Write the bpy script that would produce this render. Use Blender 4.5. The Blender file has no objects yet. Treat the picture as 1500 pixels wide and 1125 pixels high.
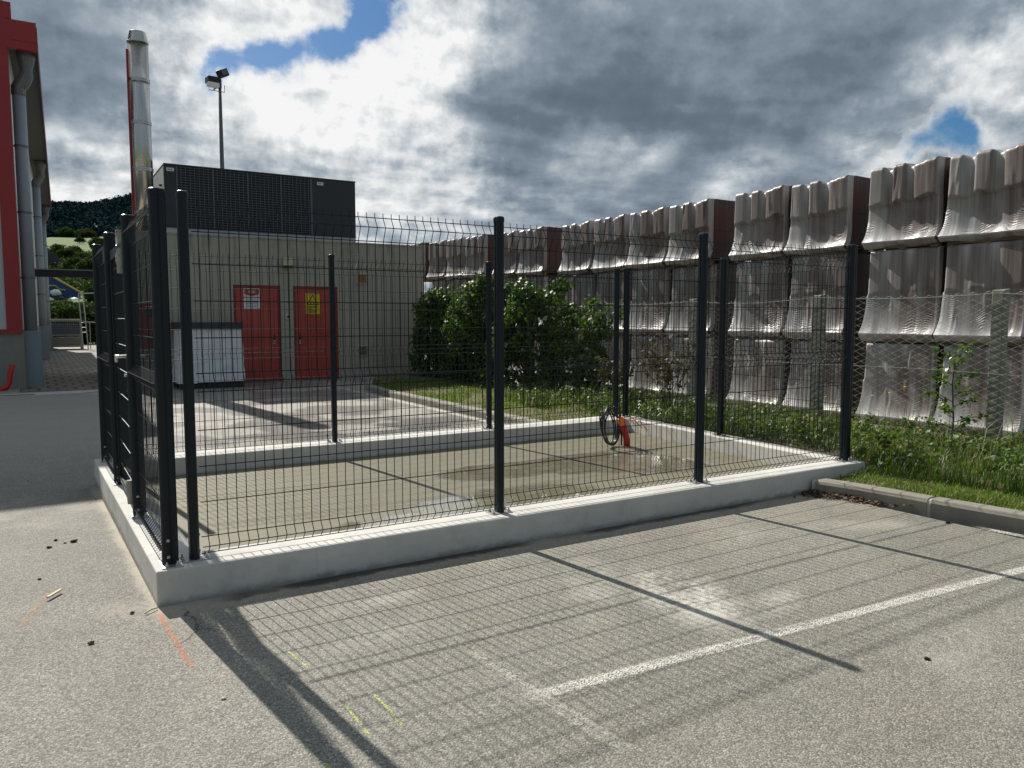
import bpy, math, random
import numpy as np
from mathutils import Vector

R = math.radians
rng = np.random.default_rng(7)
random.seed(7)
scene = bpy.context.scene
C = scene.collection

# ------------------------------------------------------------------ camera
cam_d = bpy.data.cameras.new("camera")
cam_d.sensor_width = 36.0
cam_d.lens = 27.05
cam_d.clip_start = 0.05
cam_d.clip_end = 6000
cam = bpy.data.objects.new("camera", cam_d)
C.objects.link(cam)
cam.location = (-0.4996, -4.5795, 1.6)
cam.rotation_euler = (R(90 - 4.8436), 0, R(-31.579))
scene.camera = cam

# ------------------------------------------------------------------ exposure
vs = scene.view_settings
scene.display_settings.display_device = 'sRGB'
vs.view_transform = 'Standard'
vs.look = 'None'
vs.exposure = 0.3
vs.gamma = 1.0
vs.use_curve_mapping = False
scene.cycles.use_denoising = True
scene.cycles.max_bounces = 7
scene.cycles.transparent_max_bounces = 12
scene.cycles.sample_clamp_indirect = 6.0

# ------------------------------------------------------------------ sun
SUN_EL = 41.0
SUN_AZ = -7.1          # degrees from +Y towards +X
sunvec = Vector((math.sin(R(SUN_AZ)) * math.cos(R(SUN_EL)), math.cos(R(SUN_AZ)) * math.cos(R(SUN_EL)), math.sin(R(SUN_EL))))
sd = bpy.data.lights.new("sun", 'SUN')
sd.energy = 5.0
sd.angle = R(0.5)
sd.color = (1.0, 0.95, 0.87)
so = bpy.data.objects.new("sun", sd)
so.rotation_euler = sunvec.to_track_quat('Z', 'Y').to_euler()
so.location = (0, 0, 30)
C.objects.link(so)


# ------------------------------------------------------------------ node helpers
class NT:
    def __init__(s, tree):
        s.t = tree
        s.n = tree.nodes
        s.l = tree.links

    def node(s, typ, ins=None, **props):
        nd = s.n.new(typ)
        for k, v in props.items():
            setattr(nd, k, v)
        if ins:
            for k, v in ins.items():
                s.put(nd.inputs[k], v)
        return nd

    def put(s, sock, v):
        if isinstance(v, bpy.types.NodeSocket):
            s.l.new(v, sock)
        else:
            if sock.type == 'RGBA' and not hasattr(v, '__len__'):
                v = (v, v, v, 1)
            if sock.type == 'RGBA' and len(v) == 3:
                v = (*v, 1)
            sock.default_value = v

    def m(s, op, a, b=0.0, c=0.0, clamp=False):
        nd = s.n.new('ShaderNodeMath')
        nd.operation = op
        nd.use_clamp = clamp
        s.put(nd.inputs[0], a)
        s.put(nd.inputs[1], b)
        s.put(nd.inputs[2], c)
        return nd.outputs[0]

    def vm(s, op, a, b=(0, 0, 0)):
        nd = s.n.new('ShaderNodeVectorMath')
        nd.operation = op
        s.put(nd.inputs[0], a)
        if op == 'SCALE':
            s.put(nd.inputs[3], b)
        else:
            s.put(nd.inputs[1], b)
        return nd.outputs['Value'] if op in ('DOT_PRODUCT', 'LENGTH') else nd.outputs['Vector']

    def noise(s, vec, scale, detail=4, rough=0.55, dist=0.0, col=False):
        nd = s.node('ShaderNodeTexNoise', {'Vector': vec, 'Scale': scale, 'Detail': detail, 'Roughness': rough, 'Distortion': dist})
        return nd.outputs['Color' if col else 'Fac']

    def voro(s, vec, scale, out='Color', feature='F1', rand=1.0):
        nd = s.node('ShaderNodeTexVoronoi', {'Vector': vec, 'Scale': scale, 'Randomness': rand}, feature=feature)
        return nd.outputs[out]

    def mix(s, f, a, b, blend='MIX'):
        nd = s.n.new('ShaderNodeMix')
        nd.data_type = 'RGBA'
        nd.blend_type = blend
        nd.clamp_factor = True
        s.put(nd.inputs[0], f)
        s.put(nd.inputs[6], a)
        s.put(nd.inputs[7], b)
        return nd.outputs[2]

    def mapr(s, v, a, b, c=0.0, d=1.0, smooth=True):
        nd = s.node('ShaderNodeMapRange', {0: v, 1: a, 2: b, 3: c, 4: d}, clamp=True)
        if smooth:
            nd.interpolation_type = 'SMOOTHSTEP'
        return nd.outputs[0]

    def ramp(s, f, stops):
        nd = s.n.new('ShaderNodeValToRGB')
        s.put(nd.inputs[0], f)
        e = nd.color_ramp.elements
        while len(e) > 1:
            e.remove(e[-1])
        e[0].position = stops[0][0]
        e[0].color = (*stops[0][1], 1)
        for p, c in stops[1:]:
            x = e.new(p)
            x.color = (*c, 1)
        return nd.outputs[0]

    def sep(s, v):
        nd = s.node('ShaderNodeSeparateXYZ', {0: v})
        return nd.outputs[0], nd.outputs[1], nd.outputs[2]

    def comb(s, x, y, z):
        nd = s.node('ShaderNodeCombineXYZ', {0: x, 1: y, 2: z})
        return nd.outputs[0]

    def bump(s, h, strength=0.3, dist=0.01, normal=None):
        nd = s.node('ShaderNodeBump', {'Height': h, 'Strength': strength, 'Distance': dist})
        if normal is not None:
            s.l.new(normal, nd.inputs['Normal'])
        return nd.outputs[0]


# ------------------------------------------------------------------ world: physical sky + broken cloud
world = bpy.data.worlds.new("World")
scene.world = world
world.use_nodes = True
wt = world.node_tree
wt.nodes.clear()
w = NT(wt)
D = w.node('ShaderNodeTexCoord').outputs['Generated']
D = w.vm('NORMALIZE', D)
dx, dy, dz = w.sep(D)
zz = w.m('ADD', w.m('MAXIMUM', dz, 0.0), 0.13)
P = w.comb(w.m('DIVIDE', dx, zz), w.m('DIVIDE', dy, zz), 0.0)
wn = w.noise(w.vm('SCALE', D, 1.0), 9.0, 5, 0.6, 0.0, True)
wv = w.vm('SUBTRACT', wn, (0.5, 0.5, 0.5))
Dw = w.vm('NORMALIZE', w.vm('ADD', D, w.vm('SCALE', wv, 0.11)))
Pw = w.vm('ADD', P, w.vm('SCALE', wv, 0.22))
n1 = w.noise(Pw, 1.35, 9, 0.52)
n1s = w.noise(w.vm('ADD', Pw, (-0.055, 0.10, 0.0)), 1.35, 5, 0.52)
puff = w.m('SUBTRACT', n1, n1s)
nf = w.noise(D, 22.0, 7, 0.58)
nfs = w.noise(w.vm('ADD', D, (-0.008, 0.0, 0.012)), 22.0, 5, 0.58)
puff2 = w.m('SUBTRACT', nf, nfs)


def blob_sum(lst):
    tot = None
    for (d, sig, amp) in lst:
        v = Vector(d).normalized()
        k = 1.0 / (R(sig) ** 2)
        dot = w.vm('DOT_PRODUCT', Dw, tuple(v))
        e = w.m('POWER', math.e, w.m('MULTIPLY', w.m('SUBTRACT', dot, 1.0), k))
        e = w.m('MULTIPLY', e, amp)
        tot = e if tot is None else w.m('ADD', tot, e)
    return tot


blue = blob_sum([((0.352, 0.862, 0.366), 1.7, 1.0), ((0.333, 0.88, 0.343), 1.2, 0.9), ((0.298, 0.902, 0.315), 1.15, 0.9), ((0.259, 0.919, 0.297), 1.15, 0.95),
                 ((0.222, 0.932, 0.284), 1.0, 0.9), ((0.186, 0.943, 0.276), 0.9, 0.85), ((0.862, 0.465, 0.200), 1.1, 0.95), ((0.835, 0.51, 0.200), 0.8, 0.55), ((0.848, 0.492, 0.196), 0.7, 0.35)])
shade = blob_sum([((0.071, 0.966, 0.249), 4.4, 0.30), ((0.03, 0.97, 0.285), 4.2, 0.20), ((0.572, 0.772, 0.277), 5.4, 0.22), ((0.724, 0.642, 0.253), 6.0, 0.30),
                  ((0.80, 0.55, 0.255), 4.5, 0.18), ((0.681, 0.709, 0.187), 3.6, 0.16), ((0.50, 0.83, 0.22), 4.2, 0.22), ((0.851, 0.441, 0.300), 3.5, 0.10),
                  ((0.62, 0.74, 0.245), 3.6, 0.16), ((0.36, 0.91, 0.185), 2.6, 0.16), ((0.12, 0.97, 0.205), 2.4, 0.14), ((0.55, 0.81, 0.165), 3.0, 0.14), ((0.56, 0.77, 0.35), 4.0, -0.06),
                  ((0.24, 0.945, 0.215), 2.2, 0.08),
                  ((0.173, 0.935, 0.318), 4.6, -0.30), ((0.27, 0.91, 0.325), 3.0, -0.24), ((0.40, 0.86, 0.290), 2.6, -0.26), ((0.43, 0.83, 0.345), 3.2, -0.24),
                  ((0.35, 0.895, 0.262), 2.2, -0.24), ((0.27, 0.93, 0.253), 2.0, -0.20), ((0.18, 0.955, 0.247), 2.2, -0.18), ((0.049, 0.988, 0.148), 4.4, -0.24),
                  ((0.10, 0.985, 0.180), 3.0, -0.16), ((0.286, 0.938, 0.195), 2.6, -0.10), ((0.615, 0.76, 0.204), 1.3, -0.36), ((0.57, 0.795, 0.202), 1.2, -0.28),
                  ((0.655, 0.728, 0.207), 1.3, -0.36), ((0.712, 0.683, 0.163), 1.4, -0.36), ((0.74, 0.65, 0.165), 1.5, -0.16), ((0.81, 0.555, 0.185), 1.9, -0.32),
                  ((0.87, 0.44, 0.255), 2.2, -0.28), ((0.84, 0.485, 0.275), 1.5, -0.16), ((0.481, 0.865, 0.150), 2.4, -0.16), ((0.42, 0.89, 0.160), 2.6, -0.24), ((0.385, 0.885, 0.240), 2.8, -0.22), ((0.36, 0.915, 0.150), 2.4, -0.16), ((0.55, 0.82, 0.135), 2.2, -0.12), ((0.45, 0.86, 0.22), 1.8, -0.14)])
S = w.m('ADD', 0.385, shade)
# unseen sky behind the camera, darkened to cut fill on shaded faces
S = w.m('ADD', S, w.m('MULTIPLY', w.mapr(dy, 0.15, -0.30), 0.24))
S = w.m('ADD', S, w.m('MULTIPLY', w.m('SUBTRACT', n1, 0.5), 0.62))
bright = w.mapr(S, 0.62, 0.30)
S = w.m('SUBTRACT', S, w.m('MULTIPLY', puff, w.m('MULTIPLY_ADD', bright, 0.9, 1.5)))
S = w.m('SUBTRACT', S, w.m('MULTIPLY', puff2, w.m('MULTIPLY_ADD', bright, 0.60, 0.42)))
S = w.m('ADD', S, w.m('MULTIPLY', w.m('SUBTRACT', nf, 0.5), w.m('MULTIPLY_ADD', bright, 0.14, 0.13)))
cloud_col = w.ramp(S, [(0.0, (0.74, 0.745, 0.74)), (0.16, (0.57, 0.595, 0.61)), (0.36, (0.36, 0.40, 0.435)), (0.58, (0.195, 0.240, 0.29)), (0.80, (0.112, 0.146, 0.186)), (1.0, (0.088, 0.118, 0.155))])
Bm = w.m('ADD', blue, w.m('MULTIPLY', w.m('SUBTRACT', nf, 0.5), 1.3))
bmask = w.mapr(Bm, 0.34, 0.95)
# thin bright cloud round the blue gaps
edge = w.mapr(Bm, 0.18, 0.5)
cloud_col = w.mix(w.m('MULTIPLY', edge, 0.42), cloud_col, (0.66, 0.68, 0.70))
sky = w.node('ShaderNodeTexSky', sky_type='NISHITA', sun_disc=False, sun_elevation=R(SUN_EL), sun_rotation=R(SUN_AZ), altitude=100.0, air_density=1.0, dust_density=0.6, ozone_density=2.0)
hs = w.node('ShaderNodeHueSaturation', {'Saturation': 1.45, 'Value': 1.0, 'Color': sky.outputs[0]})
bg_sky = w.node('ShaderNodeBackground', {'Color': hs.outputs[0], 'Strength': 0.06})
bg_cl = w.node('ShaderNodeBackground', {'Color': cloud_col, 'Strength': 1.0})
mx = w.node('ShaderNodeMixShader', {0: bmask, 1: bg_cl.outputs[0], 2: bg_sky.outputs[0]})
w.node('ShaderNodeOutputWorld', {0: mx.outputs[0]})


# ------------------------------------------------------------------ materials
def new_mat(name):
    m = bpy.data.materials.new(name)
    m.use_nodes = True
    m.node_tree.nodes.clear()
    t = NT(m.node_tree)
    out = t.node('ShaderNodeOutputMaterial')
    return m, t, out


def principled(t, out, **ins):
    b = t.node('ShaderNodeBsdfPrincipled', {k.replace('_', ' '): v for k, v in ins.items()})
    t.l.new(b.outputs[0], out.inputs[0])
    return b


def pm(name, col, rough=0.6, metal=0.0, var=0.25, vscale=3.0, bump=0.0, bscale=60.0, fine=0.0, coord='pos', stretch=(1, 1, 1), spec=0.5, rvar=0.1):
    m, t, out = new_mat(name)
    if coord == 'pos':
        v = t.node('ShaderNodeNewGeometry').outputs['Position']
    else:
        v = t.node('ShaderNodeTexCoord').outputs['Object']
    vs_ = t.vm('MULTIPLY', v, stretch)
    n = t.noise(vs_, vscale, 6, 0.6)
    f = t.m('MULTIPLY_ADD', t.m('SUBTRACT', n, 0.5), 2 * var, 1.0)
    if fine:
        nf_ = t.noise(v, bscale, 3, 0.6)
        f = t.m('ADD', f, t.m('MULTIPLY', t.m('SUBTRACT', nf_, 0.5), 2 * fine))
    c = t.vm('SCALE', tuple(col), f)
    ro = t.m('MULTIPLY_ADD', t.m('SUBTRACT', n, 0.5), rvar * 2, rough, clamp=True)
    ins = dict(Base_Color=c, Roughness=ro, Metallic=metal, Specular_IOR_Level=spec)
    if bump:
        ins['Normal'] = t.bump(t.noise(v, bscale, 4, 0.6), bump, 0.01)
    principled(t, out, **ins)
    return m


def geo_pos(t):
    return t.node('ShaderNodeNewGeometry').outputs['Position']


def ell(t, px, py, cx, cy, rx, ry, rot=0.0):
    """1 at the centre of an ellipse on the ground falling to 0 at its rim"""
    ca, sa = math.cos(rot), math.sin(rot)
    ax = t.m('SUBTRACT', px, cx)
    ay = t.m('SUBTRACT', py, cy)
    u = t.m('DIVIDE', t.m('ADD', t.m('MULTIPLY', ax, ca), t.m('MULTIPLY', ay, sa)), rx)
    v = t.m('DIVIDE', t.m('SUBTRACT', t.m('MULTIPLY', ay, ca), t.m('MULTIPLY', ax, sa)), ry)
    d = t.m('SQRT', t.m('ADD', t.m('MULTIPLY', u, u), t.m('MULTIPLY', v, v)))
    return t.m('SUBTRACT', 1.0, d, clamp=True)


def asphalt_nodes(t):
    p = geo_pos(t)
    px, py, pz = t.sep(p)
    stone = t.sep(t.voro(p, 128.0))[0]
    stone2 = t.sep(t.voro(p, 250.0))[1]
    gap = t.voro(p, 128.0, 'Distance')
    n_big = t.noise(p, 0.35, 5, 0.6)
    n_mid = t.noise(p, 2.2, 6, 0.65)
    n_fine = t.noise(p, 26.0, 4, 0.6)
    g = t.m('ADD', t.m('MULTIPLY', stone, 0.62), t.m('MULTIPLY', stone2, 0.38))
    c = t.ramp(g, [(0.05, (0.130, 0.124, 0.108)), (0.36, (0.218, 0.209, 0.184)), (0.62, (0.295, 0.284, 0.250)), (0.82, (0.38, 0.366, 0.325)), (0.95, (0.52, 0.50, 0.45))])
    dark = t.mapr(gap, 0.30, 0.62, 1.0, 0.72)
    c = t.vm('SCALE', c, dark)
    f = t.m('ADD', 0.44, t.m('ADD', t.m('MULTIPLY', n_big, 0.62), t.m('MULTIPLY', n_mid, 0.46)))
    f = t.m('ADD', f, t.m('MULTIPLY', t.m('SUBTRACT', n_fine, 0.5), 0.35))
    c = t.vm('SCALE', c, f)
    warm = t.mapr(t.noise(p, 0.9, 4, 0.6), 0.5, 0.72)
    c = t.mix(t.m('MULTIPLY', warm, 0.30), c, t.vm('MULTIPLY', c, (1.10, 0.97, 0.85)))
    # old drips, rubbed tyre marks and patches
    oil = t.mapr(t.noise(p, 1.35, 3, 0.55), 0.655, 0.72)
    c = t.mix(t.m('MULTIPLY', oil, 0.35), c, t.vm('SCALE', c, 0.55))
    pq = t.vm('ADD', t.vm('MULTIPLY', p, (0.9, 0.12, 1.0)), (3.1, 0.4, 0.0))
    tyre = t.mapr(t.noise(pq, 2.4, 4, 0.6), 0.56, 0.70)
    c = t.mix(t.m('MULTIPLY', tyre, 0.28), c, t.vm('SCALE', c, 0.68))
    pale = t.mapr(t.noise(p, 0.7, 5, 0.7, 0.6), 0.56, 0.70)
    c = t.mix(t.m('MULTIPLY', pale, 0.30), c, t.vm('MULTIPLY', c, (1.45, 1.38, 1.25)))
    return p, px, py, c, gap, n_mid, n_fine, n_big


def make_asphalt():
    m, t, out = new_mat('asphalt')
    p, px, py, c, gap, n_mid, n_fine, n_big = asphalt_nodes(t)
    # pale cement dust beside the left wall face
    xw = t.m('SUBTRACT', px, t.m('MULTIPLY', py, -0.022))
    near = t.mapr(xw, -0.12, 0.0)
    yr = t.m('MULTIPLY', t.mapr(py, -0.35, 0.05), t.mapr(py, 4.1, 3.9))
    dust = t.m('MULTIPLY', t.m('MULTIPLY', near, yr), t.mapr(t.m('ADD', t.m('ADD', t.m('MULTIPLY', n_fine, 0.5), t.m('MULTIPLY', n_mid, 0.5)), t.m('MULTIPLY', near, 0.30)), 0.52, 0.84))
    c = t.mix(t.m('MULTIPLY', dust, 0.8), c, (0.46, 0.42, 0.34))
    d2 = t.m('MULTIPLY', ell(t, px, py, -0.16, 0.06, 0.17, 0.20), 1.8, clamp=True)
    c = t.mix(t.m('MULTIPLY', t.m('MULTIPLY', d2, t.mapr(n_fine, 0.36, 0.6)), 0.6), c, (0.36, 0.33, 0.28))
    # dust left of the shade edge and by the far corner
    d3 = t.m('MULTIPLY', ell(t, px, py, -0.95, 3.1, 1.5, 1.0), 1.5, clamp=True)
    c = t.mix(t.m('MULTIPLY', t.m('MULTIPLY', d3, t.mapr(n_mid, 0.38, 0.66)), 0.5), c, (0.38, 0.345, 0.29))
    # white spilled-plaster patch in the bay
    for (cx_, cy_, rx_, ry_, ro_, am) in ((2.66, -1.38, 0.62, 0.34, 1.2, 1.0), (2.25, -1.0, 0.7, 0.25, 0.9, 0.35), (3.0, -1.75, 0.35, 0.14, 0.3, 0.55), (3.7, -0.75, 0.5, 0.13, 0.1, 0.35),
                                          (0.9, -1.0, 0.35, 0.12, 0.2, 0.35), (1.1, -0.55, 0.45, 0.10, 0.1, 0.4), (4.9, -1.0, 0.6, 0.2, -0.4, 0.35), (3.3, -2.6, 0.5, 0.25, 0.5, 0.3)):
        q = t.m('MULTIPLY', ell(t, px, py, cx_, cy_, rx_, ry_, ro_), 1.8, clamp=True)
        q = t.m('MULTIPLY', q, t.mapr(t.m('ADD', t.m('MULTIPLY', n_mid, 0.55), t.m('MULTIPLY', n_fine, 0.45)), 0.40, 0.62))
        c = t.mix(t.m('MULTIPLY', q, am), c, (0.56, 0.54, 0.49))
    # sandy film over the bay near the kerb
    sand = t.m('MULTIPLY', t.mapr(px, 2.6, 5.6), t.m('MULTIPLY', t.mapr(py, -2.3, -0.6), t.mapr(py, 0.2, 0.0)))
    c = t.mix(t.m('MULTIPLY', t.m('MULTIPLY', sand, t.mapr(n_mid, 0.3, 0.7)), 0.55), c, (0.30, 0.265, 0.205))
    bayk = t.m('MULTIPLY', t.mapr(px, 0.2, 1.0), t.mapr(py, 0.4, 0.0))
    c = t.mix(bayk, c, t.vm('MULTIPLY', c, (0.97, 0.975, 0.945)))
    # damp band along the foot of the front wall
    dampn = t.m('ADD', t.m('MULTIPLY', t.noise(p, 3.5, 4, 0.6), 0.16), t.m('MULTIPLY', t.noise(p, 14, 3, 0.6), 0.05))
    damp = t.mapr(t.m('ADD', py, dampn), -0.02, 0.045)
    damp = t.m('MULTIPLY', damp, t.m('MULTIPLY', t.mapr(px, 0.22, 0.5), t.mapr(px, 6.0, 5.0)))
    damp = t.m('MULTIPLY', damp, t.mapr(t.noise(p, 0.9, 2, 0.5), 0.36, 0.52))
    c = t.mix(t.m('MULTIPLY', damp, 0.85), c, (0.022, 0.021, 0.020))
    # mottled darkening up the lane on the left
    lane = t.m('MULTIPLY', t.mapr(py, 4.2, 6.5), t.mapr(px, 0.9, -0.2))
    c = t.mix(t.m('MULTIPLY', lane, t.m('MULTIPLY', n_mid, 0.4)), c, t.vm('SCALE', c, 0.75))
    # fine cracks
    cr = t.voro(t.vm('ADD', p, t.vm('SCALE', t.noise(p, 3.0, 4, 0.6, 0, True), 0.35)), 0.75, 'Distance', 'DISTANCE_TO_EDGE')
    crk = t.m('MULTIPLY', t.mapr(cr, 0.007, 0.002), t.mapr(t.noise(p, 1.1, 2, 0.5), 0.54, 0.62))
    crk = t.m('MULTIPLY', crk, t.mapr(px, 0.35, 0.1))
    c = t.mix(t.m('MULTIPLY', crk, 0.7), c, (0.03, 0.028, 0.026))
    h = t.m('SUBTRACT', t.m('MULTIPLY', gap, -1.0), t.m('MULTIPLY', n_fine, 0.4))
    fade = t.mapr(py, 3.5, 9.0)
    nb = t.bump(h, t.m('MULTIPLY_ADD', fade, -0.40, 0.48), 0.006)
    # colour lightened farther back to make up for light lost at grazing angles
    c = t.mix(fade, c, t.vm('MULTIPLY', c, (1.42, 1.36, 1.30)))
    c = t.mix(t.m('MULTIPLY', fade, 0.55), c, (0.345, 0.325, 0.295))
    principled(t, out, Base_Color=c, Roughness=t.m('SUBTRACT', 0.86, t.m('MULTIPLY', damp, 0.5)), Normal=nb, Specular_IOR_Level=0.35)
    return m


def make_paint(name, col, cover=0.5, soft=0.12, amt=0.85):
    """worn road paint: chips of paint left on the stones of the same asphalt"""
    m, t, out = new_mat(name)
    p, px, py, c, gap, n_mid, n_fine, n_big = asphalt_nodes(t)
    st = t.sep(t.voro(p, 128.0))[0]
    nn = t.m('ADD', t.m('MULTIPLY', t.noise(p, 7.0, 5, 0.65), 0.50), t.m('ADD', t.m('MULTIPLY', n_fine, 0.40), t.m('MULTIPLY', st, 0.10)))
    k = t.mapr(nn, cover - soft, cover + soft)
    grit = t.noise(p, 150.0, 2, 0.6)
    k = t.m('MULTIPLY', k, t.m('MULTIPLY', t.mapr(gap, 0.75, 0.40), t.mapr(grit, 0.24, 0.44)))
    uv = t.node('ShaderNodeUVMap').outputs[0]
    u, v, _ = t.sep(uv)
    rag = t.m('MULTIPLY', t.m('SUBTRACT', t.noise(p, 60.0, 3, 0.6), 0.5), 0.25)
    v = t.m('ADD', v, rag)
    edge = t.m('MINIMUM', t.mapr(v, 0.02, 0.28), t.mapr(v, 0.98, 0.72))
    ends = t.m('MINIMUM', t.mapr(u, 0.0, 0.05), t.mapr(u, 1.0, 0.95))
    k = t.m('MULTIPLY', k, t.m('MULTIPLY', edge, ends))
    cc_ = t.vm('SCALE', tuple(col), t.m('MULTIPLY_ADD', n_fine, 0.35, 0.82))
    nb = t.bump(t.m('MULTIPLY', gap, -1.0), 0.4, 0.006)
    pr = t.node('ShaderNodeBsdfPrincipled', {'Base Color': cc_, 'Roughness': 0.85, 'Normal': nb, 'Specular IOR Level': 0.25})
    tr = t.node('ShaderNodeBsdfTransparent')
    mixs = t.node('ShaderNodeMixShader', {0: t.m('MULTIPLY', k, amt), 1: tr.outputs[0], 2: pr.outputs[0]})
    t.l.new(mixs.outputs[0], out.inputs[0])
    return m


def make_concrete(name, col, wet=False, streak=0.0, scale=1.0):
    m, t, out = new_mat(name)
    p = geo_pos(t)
    px, py, pz = t.sep(p)
    n1_ = t.noise(p, 1.3 * scale, 6, 0.62)
    n2_ = t.noise(p, 9.0 * scale, 5, 0.6)
    n3_ = t.noise(p, 90.0, 3, 0.6)
    f = t.m('ADD', 0.62, t.m('ADD', t.m('MULTIPLY', n1_, 0.44), t.m('ADD', t.m('MULTIPLY', n2_, 0.22), t.m('MULTIPLY', n3_, 0.12))))
    if streak:
        sn = t.noise(t.vm('MULTIPLY', p, (7.0, 7.0, 0.5)), 1.0, 5, 0.65)
        f = t.m('MULTIPLY', f, t.m('MULTIPLY_ADD', t.m('SUBTRACT', sn, 0.5), streak * 2, 1.0))
    c = t.vm('SCALE', tuple(col), f)
    pit = t.mapr(t.voro(p, 26.0, 'Distance'), 0.10, 0.04)
    pit = t.m('MULTIPLY', pit, t.mapr(t.noise(p, 7.0, 2, 0.5), 0.55, 0.62))
    c = t.mix(t.m('MULTIPLY', pit, 0.55), c, tuple(x * 0.45 for x in col))
    h = t.m('ADD', t.m('MULTIPLY', n2_, 0.5), t.m('SUBTRACT', t.m('MULTIPLY', n3_, 0.3), pit))
    principled(t, out, Base_Color=c, Roughness=0.85, Normal=t.bump(h, 0.25, 0.008), Specular_IOR_Level=0.3)
    return m


def make_wall_concrete():
    m, t, out = new_mat('wall_concrete')
    p = geo_pos(t)
    px, py, pz = t.sep(p)
    n1_ = t.noise(p, 1.6, 6, 0.62)
    n2_ = t.noise(p, 11.0, 5, 0.62)
    n3_ = t.noise(p, 120.0, 3, 0.6)
    f = t.m('ADD', 0.58, t.m('ADD', t.m('MULTIPLY', n1_, 0.50), t.m('ADD', t.m('MULTIPLY', n2_, 0.2), t.m('MULTIPLY', n3_, 0.10))))
    c = t.vm('SCALE', (0.60, 0.585, 0.545), f)
    blot = t.mapr(t.noise(p, 4.5, 6, 0.7), 0.50, 0.68)
    c = t.mix(t.m('MULTIPLY', blot, 0.30), c, (0.36, 0.348, 0.32))
    spl = t.mapr(t.noise(p, 38.0, 3, 0.7), 0.60, 0.70)
    c = t.mix(t.m('MULTIPLY', spl, 0.25), c, (0.60, 0.585, 0.55))
    jn = t.m('ABSOLUTE', t.m('SUBTRACT', t.m('FRACT', t.m('DIVIDE', t.m('ADD', px, 0.35), 2.5)), 0.5))
    c = t.mix(t.m('MULTIPLY', t.mapr(jn, 0.0022, 0.0008), 0.15), c, (0.20, 0.195, 0.18))
    # sandier, dirtier left-hand face and darker damp foot
    foot = t.m('MULTIPLY', t.mapr(t.m('ADD', pz, t.m('MULTIPLY', t.m('SUBTRACT', n2_, 0.5), 0.09)), 0.05, -0.005), t.mapr(t.m('ADD', n1_, t.m('MULTIPLY', n2_, 0.4)), 0.42, 0.75))
    c = t.mix(t.m('MULTIPLY', foot, 0.7), c, (0.15, 0.14, 0.125))
    vert = t.noise(t.vm('MULTIPLY', p, (9, 9, 1.2)), 1.0, 4, 0.6)
    mark = t.m('MULTIPLY', t.mapr(vert, 0.60, 0.72), t.mapr(n1_, 0.5, 0.6))
    c = t.mix(t.m('MULTIPLY', mark, 0.35), c, (0.25, 0.24, 0.23))
    pit = t.m('MULTIPLY', t.mapr(t.voro(p, 34.0, 'Distance'), 0.09, 0.04), t.mapr(t.noise(p, 6.0, 2, 0.5), 0.56, 0.64))
    c = t.mix(t.m('MULTIPLY', pit, 0.6), c, (0.16, 0.155, 0.145))
    h = t.m('ADD', t.m('MULTIPLY', n2_, 0.5), t.m('SUBTRACT', t.m('MULTIPLY', n3_, 0.35), pit))
    principled(t, out, Base_Color=c, Roughness=0.88, Normal=t.bump(h, 0.3, 0.008), Specular_IOR_Level=0.3)
    return m


def make_slab():
    """fresh, wet concrete floor with rain puddles"""
    m, t, out = new_mat('wet_concrete_floor')
    p = geo_pos(t)
    px, py, pz = t.sep(p)
    n1_ = t.noise(p, 0.9, 6, 0.62)
    n2_ = t.noise(p, 7.0, 5, 0.6)
    n3_ = t.noise(p, 70.0, 3, 0.6)
    f = t.m('ADD', 0.62, t.m('ADD', t.m('MULTIPLY', n1_, 0.48), t.m('ADD', t.m('MULTIPLY', n2_, 0.2), t.m('MULTIPLY', n3_, 0.1))))
    c = t.vm('SCALE', (0.188, 0.176, 0.124), f)
    brush = t.noise(t.vm('MULTIPLY', p, (3.0, 60.0, 1.0)), 1.0, 3, 0.6)
    c = t.vm('SCALE', c, t.m('MULTIPLY_ADD', t.m('SUBTRACT', brush, 0.5), 0.22, 1.0))
    tot = None
    for (cx_, cy_, rx_, ry_) in ((2.1, 0.75, 1.5, 0.62), (2.9, 1.05, 1.5, 0.7), (3.6, 0.7, 1.3, 0.5), (4.6, 2.1, 1.4, 0.8), (5.3, 1.6, 0.9, 0.7), (3.6, 2.2, 1.2, 0.6)):
        e = ell(t, px, py, cx_, cy_, rx_, ry_)
        tot = e if tot is None else t.m('MAXIMUM', tot, e)
    pud = t.m('ADD', tot, t.m('MULTIPLY', t.m('SUBTRACT', t.noise(p, 3.2, 5, 0.6), 0.5), 0.6))
    pud = t.mapr(pud, 0.16, 0.48)
    wet = t.mapr(n1_, 0.25, 0.7)
    rough = t.m('MULTIPLY_ADD', wet, -0.16, 0.66)
    rough = t.m('MULTIPLY_ADD', pud, t.m('SUBTRACT', 0.025, rough), rough)
    limy = t.m('MULTIPLY', pud, t.mapr(t.noise(p, 5.0, 4, 0.6), 0.45, 0.65))
    c = t.mix(t.m('MULTIPLY', limy, 0.35), c, (0.34, 0.33, 0.29))
    b = t.bump(t.m('ADD', n2_, t.m('MULTIPLY', n3_, 0.5)), t.m('MULTIPLY_ADD', pud, -0.137, 0.14), 0.006)
    principled(t, out, Base_Color=c, Roughness=rough, Normal=b, Specular_IOR_Level=t.m('MULTIPLY_ADD', pud, 0.75, 0.2), IOR=t.m('MULTIPLY_ADD', pud, 0.25, 1.45))
    return m


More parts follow.
